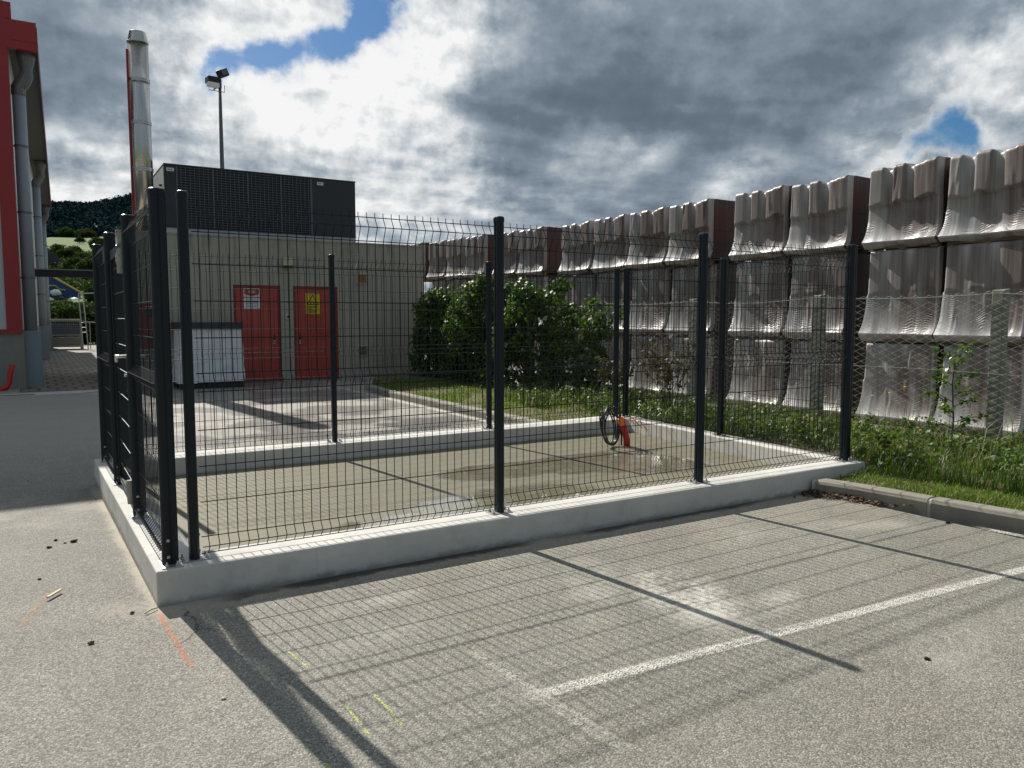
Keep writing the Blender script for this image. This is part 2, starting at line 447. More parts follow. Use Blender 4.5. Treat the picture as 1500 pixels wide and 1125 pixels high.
def make_leaf(name, cols, rough=0.45, trans=0.35, spec=0.4):
    m, t, out = new_mat(name)
    g = t.node('ShaderNodeNewGeometry')
    rnd = g.outputs['Random Per Island']
    c = t.ramp(rnd, [(i / max(1, len(cols) - 1), cc) for i, cc in enumerate(cols)])
    big = t.noise(g.outputs['Position'], 1.6, 3, 0.6)
    c = t.vm('SCALE', c, t.m('MULTIPLY_ADD', t.m('SUBTRACT', big, 0.5), 0.9, 1.0))
    pr = t.node('ShaderNodeBsdfPrincipled', {'Base Color': c, 'Roughness': rough, 'Specular IOR Level': spec})
    tl = t.node('ShaderNodeBsdfTranslucent', {'Color': t.vm('MULTIPLY', c, (1.5, 1.5, 0.7))})
    mixs = t.node('ShaderNodeMixShader', {0: trans, 1: pr.outputs[0], 2: tl.outputs[0]})
    t.l.new(mixs.outputs[0], out.inputs[0])
    return m


def make_film():
    """stretch film over clay roof tiles; 'milk' = film standing off the load, plus highlights painted along edges and skirt"""
    m, t, out = new_mat('stretch_film')
    o = t.node('ShaderNodeTexCoord').outputs['Object']
    rn = t.node('ShaderNodeObjectInfo').outputs['Random']
    milk_glint = t.node('ShaderNodeAttribute', attribute_name='milk_glint').outputs['Fac']
    off = t.comb(t.m('MULTIPLY', rn, 37.0), t.m('MULTIPLY', rn, 11.0), 0.0)
    q = t.vm('ADD', o, off)
    ox, oy, oz = t.sep(o)
    st = t.noise(t.vm('MULTIPLY', q, (2.0, 5.0, 0.5)), 1.0, 4, 0.6)
    st2 = t.noise(t.vm('MULTIPLY', q, (1.0, 30.0, 0.5)), 1.0, 3, 0.6)
    base = t.ramp(t.m('ADD', t.m('MULTIPLY_ADD', t.m('ADD', oy, 0.6), 0.17, 0.0), t.m('ADD', t.m('MULTIPLY', st, 0.68), t.m('MULTIPLY', st2, 0.32))),
                  [(0.28, (0.085, 0.052, 0.047)), (0.42, (0.150, 0.115, 0.105)), (0.54, (0.225, 0.203, 0.195)), (0.70, (0.31, 0.30, 0.295))])
    mk_ = t.m('MULTIPLY', milk_glint, t.m('MULTIPLY_ADD', st2, 0.9, 0.45), clamp=True)
    base = t.mix(mk_, base, (0.60, 0.585, 0.58))
    tilt = t.m('ADD', oz, t.m('MULTIPLY', t.m('SUBTRACT', t.noise(q, 1.7, 2, 0.5), 0.5), 0.5))
    wob = t.m('ADD', t.m('MULTIPLY', tilt, 190.0), t.m('MULTIPLY', t.noise(q, 9.0, 2, 0.5), 8.0))
    rip = t.m('SINE', wob)
    patch = t.mapr(t.noise(t.vm('MULTIPLY', q, (1.0, 4.0, 2.4)), 1.0, 2, 0.5), 0.52, 0.66)
    patch = t.m('MULTIPLY', patch, t.mapr(oz, 0.70, 0.52))
    line = t.noise(t.vm('MULTIPLY', q, (3.0, 26.0, 1.0)), 1.0, 4, 0.55)
    h = t.m('ADD', t.m('MULTIPLY', t.m('MULTIPLY', rip, patch), 0.55), t.m('ADD', t.m('MULTIPLY', line, 0.7), t.m('MULTIPLY', t.noise(q, 9.0, 3, 0.6), 0.3)))
    nb = t.bump(h, 0.42, 0.012)
    pr = t.node('ShaderNodeBsdfPrincipled', {'Base Color': base, 'Roughness': 0.46, 'Normal': nb, 'Specular IOR Level': 0.45, 'Coat Weight': 0.12, 'Coat Roughness': 0.25, 'Coat Normal': nb})
    t.l.new(pr.outputs[0], out.inputs[0])
    return m


def make_tile_side():
    m, t, out = new_mat('tile_load_side')
    o = t.node('ShaderNodeTexCoord').outputs['Object']
    ox, oy, oz = t.sep(o)
    st = t.noise(t.vm('MULTIPLY', o, (30.0, 2.0, 1.0)), 1.0, 3, 0.6)
    c = t.ramp(st, [(0.3, (0.05, 0.022, 0.018)), (0.7, (0.12, 0.055, 0.045))])
    lay = t.mapr(t.m('ABSOLUTE', t.m('SUBTRACT', oz, 0.64)), 0.004, 0.012, 0.4, 1.0)
    c = t.vm('SCALE', c, lay)
    principled(t, out, Base_Color=c, Roughness=0.4, Normal=t.bump(st, 0.3, 0.01))
    return m


def make_pavers():
    m, t, out = new_mat('pavers')
    p = geo_pos(t)
    br = t.node('ShaderNodeTexBrick', {'Vector': t.vm('MULTIPLY', p, (1, 1, 0)), 'Color1': (0.17, 0.15, 0.12), 'Color2': (0.24, 0.21, 0.17), 'Mortar': (0.07, 0.065, 0.055),
                                       'Scale': 1.0, 'Mortar Size': 0.035, 'Brick Width': 0.36, 'Row Height': 0.7})
    n_ = t.noise(p, 1.2, 5, 0.6)
    c = t.vm('SCALE', br.outputs[0], t.m('MULTIPLY_ADD', n_, 0.8, 0.6))
    principled(t, out, Base_Color=c, Roughness=0.8, Normal=t.bump(br.outputs[1], 0.4, -0.01))
    return m


def make_cladding(name, col):
    m, t, out = new_mat(name)
    p = geo_pos(t)
    n_ = t.noise(t.vm('MULTIPLY', p, (2, 2, 0.3)), 1.0, 5, 0.6)
    c = t.vm('SCALE', tuple(col), t.m('MULTIPLY_ADD', n_, 0.4, 0.8))
    principled(t, out, Base_Color=c, Roughness=0.42, Metallic=0.0)
    return m


def make_steel():
    m, t, out = new_mat('stainless_steel')
    p = t.node('ShaderNodeTexCoord').outputs['Object']
    n_ = t.noise(t.vm('MULTIPLY', p, (1.0, 1.0, 0.15)), 14.0, 4, 0.6)
    r_ = t.m('MULTIPLY_ADD', n_, 0.12, 0.20)
    c = t.vm('SCALE', (0.60, 0.585, 0.55), t.m('MULTIPLY_ADD', n_, 0.35, 0.8))
    principled(t, out, Base_Color=c, Metallic=1.0, Roughness=r_, Normal=t.bump(t.noise(t.vm('MULTIPLY', p, (30, 30, 1)), 1.0, 2, 0.5), 0.05, 0.01))
    return m


def make_shed():
    m, t, out = new_mat('shed_wall')
    p = geo_pos(t)
    px, py, pz = t.sep(p)
    n_ = t.noise(t.vm('MULTIPLY', p, (1.1, 1.1, 0.35)), 1.0, 6, 0.65)
    n2_ = t.noise(t.vm('MULTIPLY', p, (9, 9, 0.7)), 1.0, 5, 0.65)
    c = t.vm('SCALE', (0.41, 0.37, 0.305), t.m('ADD', t.m('MULTIPLY', n_, 0.55), t.m('MULTIPLY_ADD', n2_, 0.45, 0.5)))
    # rain run-off from the roof edge
    run = t.m('MULTIPLY', t.mapr(pz, 2.6, 3.55), t.mapr(n2_, 0.48, 0.66))
    c = t.mix(t.m('MULTIPLY', run, 0.55), c, (0.075, 0.07, 0.06))
    principled(t, out, Base_Color=c, Roughness=0.8, Normal=t.bump(n2_, 0.15, 0.01))
    return m


def make_terrain():
    m, t, out = new_mat('hillside')
    p = geo_pos(t)
    at = t.node('ShaderNodeAttribute', attribute_name='zone')
    z = at.outputs['Fac']
    n_ = t.noise(p, 0.02, 6, 0.6)
    n2_ = t.noise(p, 0.4, 4, 0.6)
    grass = t.vm('SCALE', (0.068, 0.120, 0.014), t.m('ADD', 0.55, t.m('ADD', t.m('MULTIPLY', n_, 0.6), t.m('MULTIPLY', n2_, 0.3))))
    wood = t.vm('SCALE', (0.018, 0.038, 0.045), t.m('ADD', 0.6, t.m('MULTIPLY', n2_, 0.8)))  # haze and cloud shade of the distant wood put into the ground colour
    soil = t.vm('SCALE', (0.14, 0.14, 0.10), t.m('ADD', 0.6, t.m('MULTIPLY', n2_, 0.8)))
    c = t.mix(t.mapr(z, 0.4, 0.6), soil, grass)
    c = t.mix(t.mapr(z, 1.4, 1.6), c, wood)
    principled(t, out, Base_Color=c, Roughness=0.9, Specular_IOR_Level=0.2)
    return m


M = {}
M['asphalt'] = make_asphalt()
M['line_paint'] = make_paint('line_paint', (0.76, 0.73, 0.66), 0.40, 0.15, 0.92)
M['faded_paint'] = make_paint('faded_paint', (0.66, 0.63, 0.56), 0.46, 0.16, 0.62)
M['orange_paint'] = make_paint('orange_paint', (0.82, 0.28, 0.13), 0.47, 0.16, 0.72)
M['pale_orange'] = make_paint('pale_orange', (0.60, 0.34, 0.20), 0.50, 0.16, 0.42)
M['yellow_paint'] = make_paint('yellow_paint', (0.68, 0.80, 0.20), 0.45, 0.14, 0.75)
M['scratch_paint'] = make_paint('scratch_paint', (0.55, 0.54, 0.50), 0.49, 0.14, 0.45)
M['wall'] = make_wall_concrete()
M['slab'] = make_slab()
M['kerb'] = make_concrete('kerb_concrete', (0.27, 0.25, 0.21), streak=0.35)
M['kerb_pale'] = make_concrete('kerb_mortar', (0.50, 0.48, 0.44))
M['yard'] = make_concrete('yard_concrete', (0.30, 0.29, 0.26))
M['plinth'] = make_concrete('plinth_concrete', (0.25, 0.24, 0.21), streak=0.2)
M['post_concrete'] = make_concrete('old_post_concrete', (0.20, 0.20, 0.165), streak=0.3)
M['pavers'] = make_pavers()
M['lawn'] = pm('soil_and_turf', (0.125, 0.100, 0.060), 0.95, var=0.55, vscale=4, bump=0.6, bscale=40, fine=0.3)
M['dark_metal'] = pm('anthracite_powder_coat', (0.0048, 0.0108, 0.0165), 0.34, spec=0.32, var=0.15, vscale=6, coord='obj', bump=0.03, bscale=300)
M['wire'] = pm('anthracite_wire', (0.006, 0.009, 0.013), 0.45, spec=0.3, var=0.1, vscale=20)
M['galv'] = pm('galvanised_steel', (0.50, 0.50, 0.50), 0.42, 0.85, var=0.3, vscale=30)
M['galv_wire'] = pm('galvanised_wire', (0.33, 0.355, 0.32), 0.5, 0.3, var=0.35, vscale=4)
M['silver'] = pm('satin_silver', (0.72, 0.72, 0.70), 0.28, 0.9, var=0.1, vscale=10)
M['foam'] = pm('packing_foam', (0.34, 0.32, 0.28), 0.8, var=0.4, vscale=25, bump=0.5, bscale=60)
M['film'] = make_film()
M['tile_side'] = make_tile_side()
M['pallet_wood'] = pm('weathered_pallet_wood', (0.16, 0.115, 0.075), 0.85, var=0.45, vscale=5, stretch=(1, 1, 6))
M['shed'] = make_shed()
M['roof_edge'] = pm('roof_flashing', (0.55, 0.55, 0.53), 0.5, var=0.15, vscale=2)
M['roof_felt'] = pm('roof_felt', (0.12, 0.12, 0.115), 0.9, var=0.3, vscale=2)
M['red_door'] = pm('red_door_paint', (0.47, 0.066, 0.045), 0.45, var=0.34, vscale=1.6)
M['red_frame'] = pm('dark_red_frame_paint', (0.24, 0.034, 0.028), 0.5, var=0.2, vscale=2)
M['white'] = pm('white_plate', (0.74, 0.75, 0.75), 0.5, var=0.1, vscale=8)
M['grey_print'] = pm('grey_print', (0.25, 0.27, 0.29), 0.6, var=0.1, vscale=8)
M['black'] = pm('black_plastic', (0.012, 0.012, 0.013), 0.45, var=0.1, vscale=8)
M['black_cable'] = pm('black_cable', (0.014, 0.014, 0.015), 0.38, var=0.1, vscale=8)
M['sign_red'] = pm('sign_red', (0.42, 0.055, 0.03), 0.45, var=0.12, vscale=8)
M['sign_yellow'] = pm('sign_yellow', (0.72, 0.52, 0.02), 0.5, var=0.12, vscale=8)
M['beige'] = pm('beige_plastic', (0.50, 0.46, 0.33), 0.5, var=0.12, vscale=8)
M['ochre'] = pm('ochre_vent', (0.36, 0.21, 0.10), 0.6, var=0.12, vscale=8)
M['grey_vent'] = pm('grey_vent', (0.24, 0.17, 0.14), 0.6, var=0.12, vscale=8)
M['ac_dark'] = pm('dark_slate_casing', (0.030, 0.036, 0.043), 0.5, var=0.15, vscale=1.5)
M['ac_black'] = pm('heat_exchanger_black', (0.007, 0.008, 0.010), 0.6, var=0.2, vscale=5)
M['ac_bar'] = pm('grille_bar', (0.115, 0.12, 0.135), 0.5, var=0.1, vscale=5)
M['ac_side'] = pm('pale_grey_casing', (0.50, 0.51, 0.50), 0.5, var=0.15, vscale=2)
M['steel'] = make_steel()
M['red_steel'] = pm('red_painted_steel', (0.28, 0.018, 0.016), 0.45, var=0.15, vscale=2)
M['red_trim'] = pm('red_trim', (0.34, 0.024, 0.026), 0.42, var=0.12, vscale=1.0)
M['clad'] = make_cladding('pale_cladding', (0.50, 0.53, 0.56))
M['side_wall'] = make_cladding('side_cladding', (0.60, 0.62, 0.64))
M['pipe_grey'] = pm('grey_downpipe', (0.27, 0.31, 0.35), 0.45, var=0.12, vscale=1.0)
M['guard_grey'] = pm('grey_pipe_guard', (0.21, 0.265, 0.30), 0.5, var=0.12, vscale=1.0)
M['soffit'] = pm('soffit', (0.10, 0.10, 0.095), 0.7, var=0.2, vscale=1.0)
M['fascia'] = pm('brown_red_fascia', (0.12, 0.045, 0.038), 0.6, var=0.3, vscale=1.0)
M['zinc'] = pm('zinc_hopper', (0.16, 0.165, 0.17), 0.5, 0.4, var=0.3, vscale=4)
M['lamp_grey'] = pm('lamp_pole_grey', (0.13, 0.14, 0.15), 0.5, 0.3, var=0.1, vscale=2)
M['lens'] = pm('floodlight_glass', (0.80, 0.80, 0.78), 0.2, var=0.05, vscale=2)
M['sack'] = pm('white_wrap', (0.74, 0.75, 0.77), 0.42, var=0.28, vscale=5, bump=0.6, bscale=9)
M['blue_sheet'] = pm('dark_blue_sheet', (0.030, 0.034, 0.048), 0.45, var=0.3, vscale=4, bump=0.4, bscale=12)
M['cab_red'] = pm('cabinet_red', (0.34, 0.02, 0.022), 0.4, var=0.12, vscale=3)
M['conduit_red'] = pm('conduit_red', (0.52, 0.022, 0.018), 0.45, var=0.12, vscale=5, coord='obj')
M['cap_orange'] = pm('cap_orange', (0.85, 0.20, 0.03), 0.45, var=0.1, vscale=5)
M['drain'] = pm('drain_concrete', (0.50, 0.49, 0.46), 0.8, var=0.3, vscale=3)
M['grate'] = pm('iron_grate', (0.02, 0.02, 0.02), 0.6, var=0.2, vscale=3)
M['barn_blue'] = pm('barn_blue', (0.012, 0.065, 0.23), 0.5, var=0.15, vscale=0.5)
M['barn_yellow'] = pm('barn_yellow', (0.62, 0.44, 0.16), 0.6, var=0.1, vscale=0.5)
M['stone_grey'] = pm('house_render', (0.10, 0.11, 0.115), 0.8, var=0.2, vscale=0.6)
M['roof_tile'] = pm('house_roof', (0.085, 0.075, 0.075), 0.8, var=0.2, vscale=0.6)
M['terracotta'] = pm('terracotta', (0.25, 0.09, 0.045), 0.8, var=0.2, vscale=0.6)
M['glass_dark'] = pm('dark_window', (0.02, 0.024, 0.03), 0.15, var=0.05, vscale=0.6)
M['bale_white'] = pm('bale_white', (0.75, 0.76, 0.77), 0.4, var=0.15, vscale=1.5, bump=0.4, bscale=4)
M['cage_metal'] = pm('dull_cage_metal', (0.30, 0.30, 0.27), 0.5, 0.4, var=0.25, vscale=4)
M['cage_blue'] = pm('cage_contents', (0.05, 0.07, 0.13), 0.6, var=0.4, vscale=6)
M['beam_black'] = pm('overhead_beam', (0.016, 0.015, 0.018), 0.5, var=0.2, vscale=2)
M['beam_pale'] = pm('beam_flange', (0.33, 0.33, 0.33), 0.5, 0.3, var=0.3, vscale=0.8)
M['terrain'] = make_terrain()
M['ivy'] = make_leaf('ivy_leaf', [(0.018, 0.045, 0.010), (0.034, 0.080, 0.014), (0.056, 0.115, 0.018), (0.105, 0.175, 0.022), (0.042, 0.090, 0.016)], 0.42, 0.36, 0.2)
M['grass'] = make_leaf('grass_blade', [(0.075, 0.165, 0.018), (0.115, 0.215, 0.022), (0.16, 0.24, 0.035), (0.20, 0.20, 0.07), (0.09, 0.185, 0.02)], 0.5, 0.40)
M['weed'] = make_leaf('weed_blade', [(0.035, 0.080, 0.014), (0.065, 0.14, 0.02), (0.10, 0.18, 0.026), (0.17, 0.165, 0.06), (0.05, 0.10, 0.018)], 0.5, 0.35)
M['dry_weed'] = make_leaf('dry_weed', [(0.07, 0.05, 0.03), (0.05, 0.065, 0.02), (0.10, 0.08, 0.04), (0.045, 0.04, 0.025)], 0.6, 0.25)
M['sapling_leaf'] = make_leaf('sapling_leaf', [(0.05, 0.11, 0.02), (0.10, 0.17, 0.03), (0.03, 0.07, 0.02), (0.13, 0.19, 0.04)], 0.35, 0.45)
M['flower'] = pm('yellow_flower', (0.75, 0.52, 0.02), 0.6, var=0.05)
M['bark'] = pm('bark', (0.055, 0.042, 0.03), 0.9, var=0.3, vscale=6)
M['dead_leaf'] = make_leaf('dead_leaf', [(0.06, 0.028, 0.018), (0.11, 0.06, 0.038), (0.04, 0.018, 0.013), (0.20, 0.14, 0.095)], 0.7, 0.15)
M['tree_leaf'] = make_leaf('tree_leaf', [(0.014, 0.030, 0.010), (0.026, 0.052, 0.014), (0.045, 0.075, 0.02), (0.035, 0.055, 0.02)], 0.8, 0.25, 0.1)
M['brown_leaf'] = make_leaf('brownish_leaf', [(0.05, 0.055, 0.022), (0.07, 0.07, 0.03), (0.035, 0.05, 0.018)], 0.8, 0.25, 0.1)
M['wood_far'] = make_leaf('far_wood', [(0.018, 0.038, 0.046), (0.024, 0.050, 0.056), (0.032, 0.060, 0.060), (0.020, 0.042, 0.050)], 1.0, 0.0, 0.0)  # bluish haze and cloud shade are put into the leaf colour
M['wood_chip'] = pm('pale_wood', (0.55, 0.48, 0.36), 0.8, var=0.2, vscale=10)
M['tar'] = pm('tar_crumb', (0.016, 0.014, 0.013), 0.85, var=0.3, vscale=40)


# ------------------------------------------------------------------ object helpers
def tag(o, label=None, cat=None, group=None, kind=None):
    if label:
        o['label'] = label
    if cat:
        o['category'] = cat
    if group:
        o['group'] = group
    if kind:
        o['kind'] = kind
    return o


def thing(name, label, cat, loc=(0, 0, 0), group=None, rz=0.0):
    o = bpy.data.objects.new(name, None)
    o.empty_display_size = 0.2
    C.objects.link(o)
    o.location = loc
    o.rotation_euler = (0, 0, rz)
    return tag(o, label, cat, group)


def copy_tree(o, parent=None):
    c = o.copy()
    C.objects.link(c)
    if parent is not None:
        c.parent = parent
    for ch in list(o.children):
        copy_tree(ch, c)
    return c


class MB:
    """collects polygons of one part"""

    def __init__(s):
        s.v = []
        s.f = []
        s.m = []
        s.n = 0

    def add(s, verts, faces, mi=0):
        verts = np.asarray(verts, dtype=float).reshape(-1, 3)
        s.v.append(verts)
        k = s.n
        for f in faces:
            s.f.append(tuple(int(i) + k for i in f))
            s.m.append(mi)
        s.n += len(verts)
        return s

    def box(s, x0, x1, y0, y1, z0, z1, mi=0):
        v = [(x0, y0, z0), (x1, y0, z0), (x1, y1, z0), (x0, y1, z0), (x0, y0, z1), (x1, y0, z1), (x1, y1, z1), (x0, y1, z1)]
        return s.add(v, [(3, 2, 1, 0), (4, 5, 6, 7), (0, 1, 5, 4), (1, 2, 6, 5), (2, 3, 7, 6), (3, 0, 4, 7)], mi)

    def obox(s, c, size, rz=0.0, rx=0.0, ry=0.0, mi=0):
        from mathutils import Euler
        Rm = np.array(Euler((rx, ry, rz)).to_matrix())
        hx, hy, hz = (q / 2 for q in size)
        v = np.array([(-hx, -hy, -hz), (hx, -hy, -hz), (hx, hy, -hz), (-hx, hy, -hz), (-hx, -hy, hz), (hx, -hy, hz), (hx, hy, hz), (-hx, hy, hz)])
        v = v @ Rm.T + np.array(c)
        return s.add(v, [(3, 2, 1, 0), (4, 5, 6, 7), (0, 1, 5, 4), (1, 2, 6, 5), (2, 3, 7, 6), (3, 0, 4, 7)], mi)

    def tube(s, pts, r, n=6, closed=False, mi=0, cap=True):
        P_ = np.asarray(pts, dtype=float)
        k = len(P_)
        rr = np.full(k, r) if np.isscalar(r) else np.asarray(r)
        if closed:
            T = np.roll(P_, -1, 0) - np.roll(P_, 1, 0)
        else:
            T = np.gradient(P_, axis=0)
        T /= np.linalg.norm(T, axis=1)[:, None] + 1e-12
        up = np.array([0, 0, 1.0]) if abs(T[0][2]) < 0.9 else np.array([0, 1.0, 0])
        a = np.cross(up, T[0])
        a /= np.linalg.norm(a)
        vs_ = []
        for i in range(k):
            a = a - T[i] * a.dot(T[i])
            a /= np.linalg.norm(a) + 1e-12
            b = np.cross(T[i], a)
            ang = np.arange(n) * 2 * np.pi / n + np.pi / n
            vs_.append(P_[i] + rr[i] * (np.cos(ang)[:, None] * a + np.sin(ang)[:, None] * b))
        fs = []
        for i in range(k if closed else k - 1):
            j = (i + 1) % k
            for q in range(n):
                q2 = (q + 1) % n
                fs.append((i * n + q, i * n + q2, j * n + q2, j * n + q))
        if cap and not closed:
            fs.append(tuple(range(n))[::-1])
            fs.append(tuple((k - 1) * n + q for q in range(n)))
        return s.add(np.concatenate(vs_), fs, mi)

    def lathe(s, prof, c=(0, 0, 0), n=24, mi=0):
        """prof: (r, z) list, about the z axis at c"""
        ang = np.arange(n) * 2 * np.pi / n
        vs_ = [(c[0] + r * math.cos(a), c[1] + r * math.sin(a), c[2] + z) for (r, z) in prof for a in ang]
        fs = []
        for i in range(len(prof) - 1):
            for q in range(n):
                q2 = (q + 1) % n
                fs.append((i * n + q, i * n + q2, (i + 1) * n + q2, (i + 1) * n + q))
        fs.append(tuple(range(n))[::-1])
        fs.append(tuple((len(prof) - 1) * n + q for q in range(n)))
        return s.add(vs_, fs, mi)

    def prism(s, poly, z0, z1, mi=0):
        n = len(poly)
        z0 = [z0] * n if np.isscalar(z0) else z0
        z1 = [z1] * n if np.isscalar(z1) else z1
        v = [(p[0], p[1], z0[i]) for i, p in enumerate(poly)] + [(p[0], p[1], z1[i]) for i, p in enumerate(poly)]
        f = [tuple(range(n))[::-1], tuple(range(n, 2 * n))]
        f += [(i, (i + 1) % n, n + (i + 1) % n, n + i) for i in range(n)]
        return s.add(v, f, mi)

    def grid(s, G_, mi=0, flip=False):
        a, b, _ = G_.shape
        fs = []
        for i in range(a - 1):
            for j in range(b - 1):
                q = (i * b + j, i * b + j + 1, (i + 1) * b + j + 1, (i + 1) * b + j)
                fs.append(q[::-1] if flip else q)
        return s.add(G_.reshape(-1, 3), fs, mi)

    def build(s, name, mats, parent=None, smooth=False, loc=None, bevel=0.0, seg=2):
        V = np.concatenate(s.v) if s.v else np.zeros((0, 3))
        origin = np.zeros(3)
        if loc is not None:
            origin = np.array(loc, dtype=float)
        root = parent
        tot = np.zeros(3)
        while root is not None:
            tot += np.array(root.location)
            root = root.parent
        V = V - origin - tot if parent is not None else V - origin
        me = bpy.data.meshes.new(name)
        me.from_pydata(V.tolist(), [], s.f)
        mats = mats if isinstance(mats, (list, tuple)) else [mats]
        for m_ in mats:
            me.materials.append(m_)
        if len(mats) > 1:
            me.polygons.foreach_set('material_index', np.array(s.m, dtype=np.int32))
        if smooth:
            me.polygons.foreach_set('use_smooth', np.ones(len(me.polygons), dtype=bool))
        me.update()
        o = bpy.data.objects.new(name, me)
        C.objects.link(o)
        if parent is not None:
            o.parent = parent
            o.location = tuple(origin)
        else:
            o.location = tuple(origin)
        if bevel:
            bm_ = o.modifiers.new('bevel', 'BEVEL')
            bm_.width = bevel
            bm_.segments = seg
            bm_.limit_method = 'ANGLE'
            bm_.angle_limit = R(40)
        return o


def quads_mesh(V, Fq, name, mat, parent=None, tri=None, smooth=False):
    """fast mesh from numpy: V (n,3), Fq (m,4)"""
    root = parent
    tot = np.zeros(3)
    while root is not None:
        tot += np.array(root.location)
        root = root.parent
    V = V - tot
    me = bpy.data.meshes.new(name)
    nq = len(Fq)
    nt = 0 if tri is None else len(tri)
    me.vertices.add(len(V))
    me.vertices.foreach_set('co', V.astype(np.float32).ravel())
    loops = Fq.ravel() if tri is None else np.concatenate([Fq.ravel(), tri.ravel()])
    me.loops.add(len(loops))
    me.loops.foreach_set('vertex_index', loops.astype(np.int32))
    starts = np.concatenate([np.arange(nq) * 4, nq * 4 + np.arange(nt) * 3])
    me.polygons.add(nq + nt)
    me.polygons.foreach_set('loop_start', starts.astype(np.int32))
    if smooth:
        me.polygons.foreach_set('use_smooth', np.ones(nq + nt, dtype=bool))
    me.materials.append(mat)
    me.update(calc_edges=True)
    me.validate()
    o = bpy.data.objects.new(name, me)
    C.objects.link(o)
    if parent is not None:
        o.parent = parent
    return o


def text_part(name, body, size, mat, parent, loc, rot=(R(90), 0, 0), depth=0.001):
    cu = bpy.data.curves.new(name, 'FONT')
    cu.body = body
    cu.size = size
    cu.align_x = 'CENTER'
    cu.align_y = 'CENTER'
    cu.extrude = depth
    tmp = bpy.data.objects.new(name, cu)
    C.objects.link(tmp)
    dg = bpy.context.evaluated_depsgraph_get()
    me = bpy.data.meshes.new_from_object(tmp.evaluated_get(dg))
    bpy.data.objects.remove(tmp)
    me.materials.clear()
    me.materials.append(mat)
    o = bpy.data.objects.new(name, me)
    C.objects.link(o)
    o.parent = parent
    tot = np.zeros(3)
    root = parent
    while root is not None:
        tot += np.array(root.location)
        root = root.parent
    o.location = tuple(np.array(loc) - tot)
    o.rotation_euler = rot
    return o


def strip(name, pts, width, z, mat, kind='structure', label=None, cat=None, group=None):
    """a flat painted strip along a polyline, with UVs (u along, v across)"""
    P_ = np.array(pts, dtype=float)
    T = np.gradient(P_, axis=0)
    T /= np.linalg.norm(T, axis=1)[:, None]
    Nn = np.stack([-T[:, 1], T[:, 0]], 1)
    L = P_ - Nn * width / 2
    Rr = P_ + Nn * width / 2
    k = len(P_)
    v = [(a[0], a[1], z) for a in L] + [(a[0], a[1], z) for a in Rr]
    f = [(i, i + 1, k + i + 1, k + i) for i in range(k - 1)]
    me = bpy.data.meshes.new(name)
    me.from_pydata(v, [], f)
    uv = me.uv_layers.new(name='UVMap')
    d = np.concatenate([[0], np.cumsum(np.linalg.norm(np.diff(P_, axis=0), axis=1))])
    d /= d[-1]
    for li, lp in enumerate(me.loops):
        i = lp.vertex_index
        uv.data[li].uv = (d[i % k], 0.0 if i < k else 1.0)
    me.flip_normals() if False else None
    me.materials.append(mat)
    o = bpy.data.objects.new(name, me)
    C.objects.link(o)
    tag(o, label, cat, group, kind)
    return o


def seg(a, b, n=24, wob=0.0):
    a = np.array(a)
    b = np.array(b)
    t_ = np.linspace(0, 1, n)[:, None]
    p = a + (b - a) * t_
    if wob:
        d = (b - a) / np.linalg.norm(b - a)
        nn = np.array([-d[1], d[0]])
        p = p + nn * (np.cumsum(rng.normal(0, wob, n)) * np.sin(t_[:, 0] * np.pi))[:, None]
    return p


# ================================================================== SETTING
CX, CY = -0.4996, -4.5795
AZ_K = [-180, -60, -30, -8.2, 1.0, 3.1, 4.3, 5.7, 9.3, 14.5, 20.1, 25.0, 34.0, 60, 180]
RID = [0.03, 0.05, 0.07, 0.092, 0.1245, 0.1255, 0.131, 0.138, 0.134, 0.09, 0.05, 0.02, 0.006, 0.01, 0.03]
R_K = [0, 57, 64, 78, 120, 200, 330, 380, 650, 900, 1600, 4500]
P_K = [0, 0, 2.3, 3.0, 8.2, 16.4, 32.4, 35.0, 1.0, 0.7, 0.3, 0.0]   # from 650 m on: fraction of the ridge


def terr(az, r):
    rid = np.interp(az, AZ_K, RID)
    k = np.clip(rid / 0.128, 0, 1.15)
    low = np.interp(r, R_K[:8], P_K[:8]) * k
    ridz = rid * 650 + 1.6
    zr = np.interp(r, [380, 450, 560, 650, 900, 1600, 4500], [0, 0.17, 0.66, 1.0, 0.75, 0.3, 0.0])
    base = np.where(r < 380, low, 35.0 * k + (ridz - 35.0 * k) * zr)
    base = np.where(r > 650, ridz * zr, base)
    return -0.16 + base


azs = np.concatenate([np.arange(-180, -20, 8.0), np.arange(-20, 40, 0.5), np.arange(40, 180.1, 8.0)])
rs = np.concatenate([[0.01, 10, 25, 40, 50], np.arange(56, 130, 4), np.arange(130, 400, 14), np.arange(400, 700, 10), [760, 850, 1000, 1300, 2000, 3000, 4500]])
A_, Rr_ = np.meshgrid(azs, rs, indexing='ij')
Z_ = terr(A_, Rr_)
wob_ = np.sin(A_ * 3.1 + Rr_ * 0.011) * np.cos(A_ * 7.7 - Rr_ * 0.02) * 0.012 * Rr_ * (Rr_ > 350) * (Rr_ < 900) * 0.25
Z_ = Z_ + wob_
X_ = CX + Rr_ * np.sin(np.radians(A_))
Y_ = CY + Rr_ * np.cos(np.radians(A_))
G_ = np.stack([X_, Y_, Z_], -1)
mb = MB().grid(G_, flip=True)
ter = mb.build('terrain', M['terrain'], smooth=True)
zone = np.where(Rr_ < 60, 0.0, np.where(Rr_ < 170, 1.0, np.where(Rr_ < 352, 1.0, 2.0))).ravel()
at = ter.data.attributes.new('zone', 'FLOAT', 'POINT')
at.data.foreach_set('value', zone.astype(np.float32))
tag(ter, kind='structure')

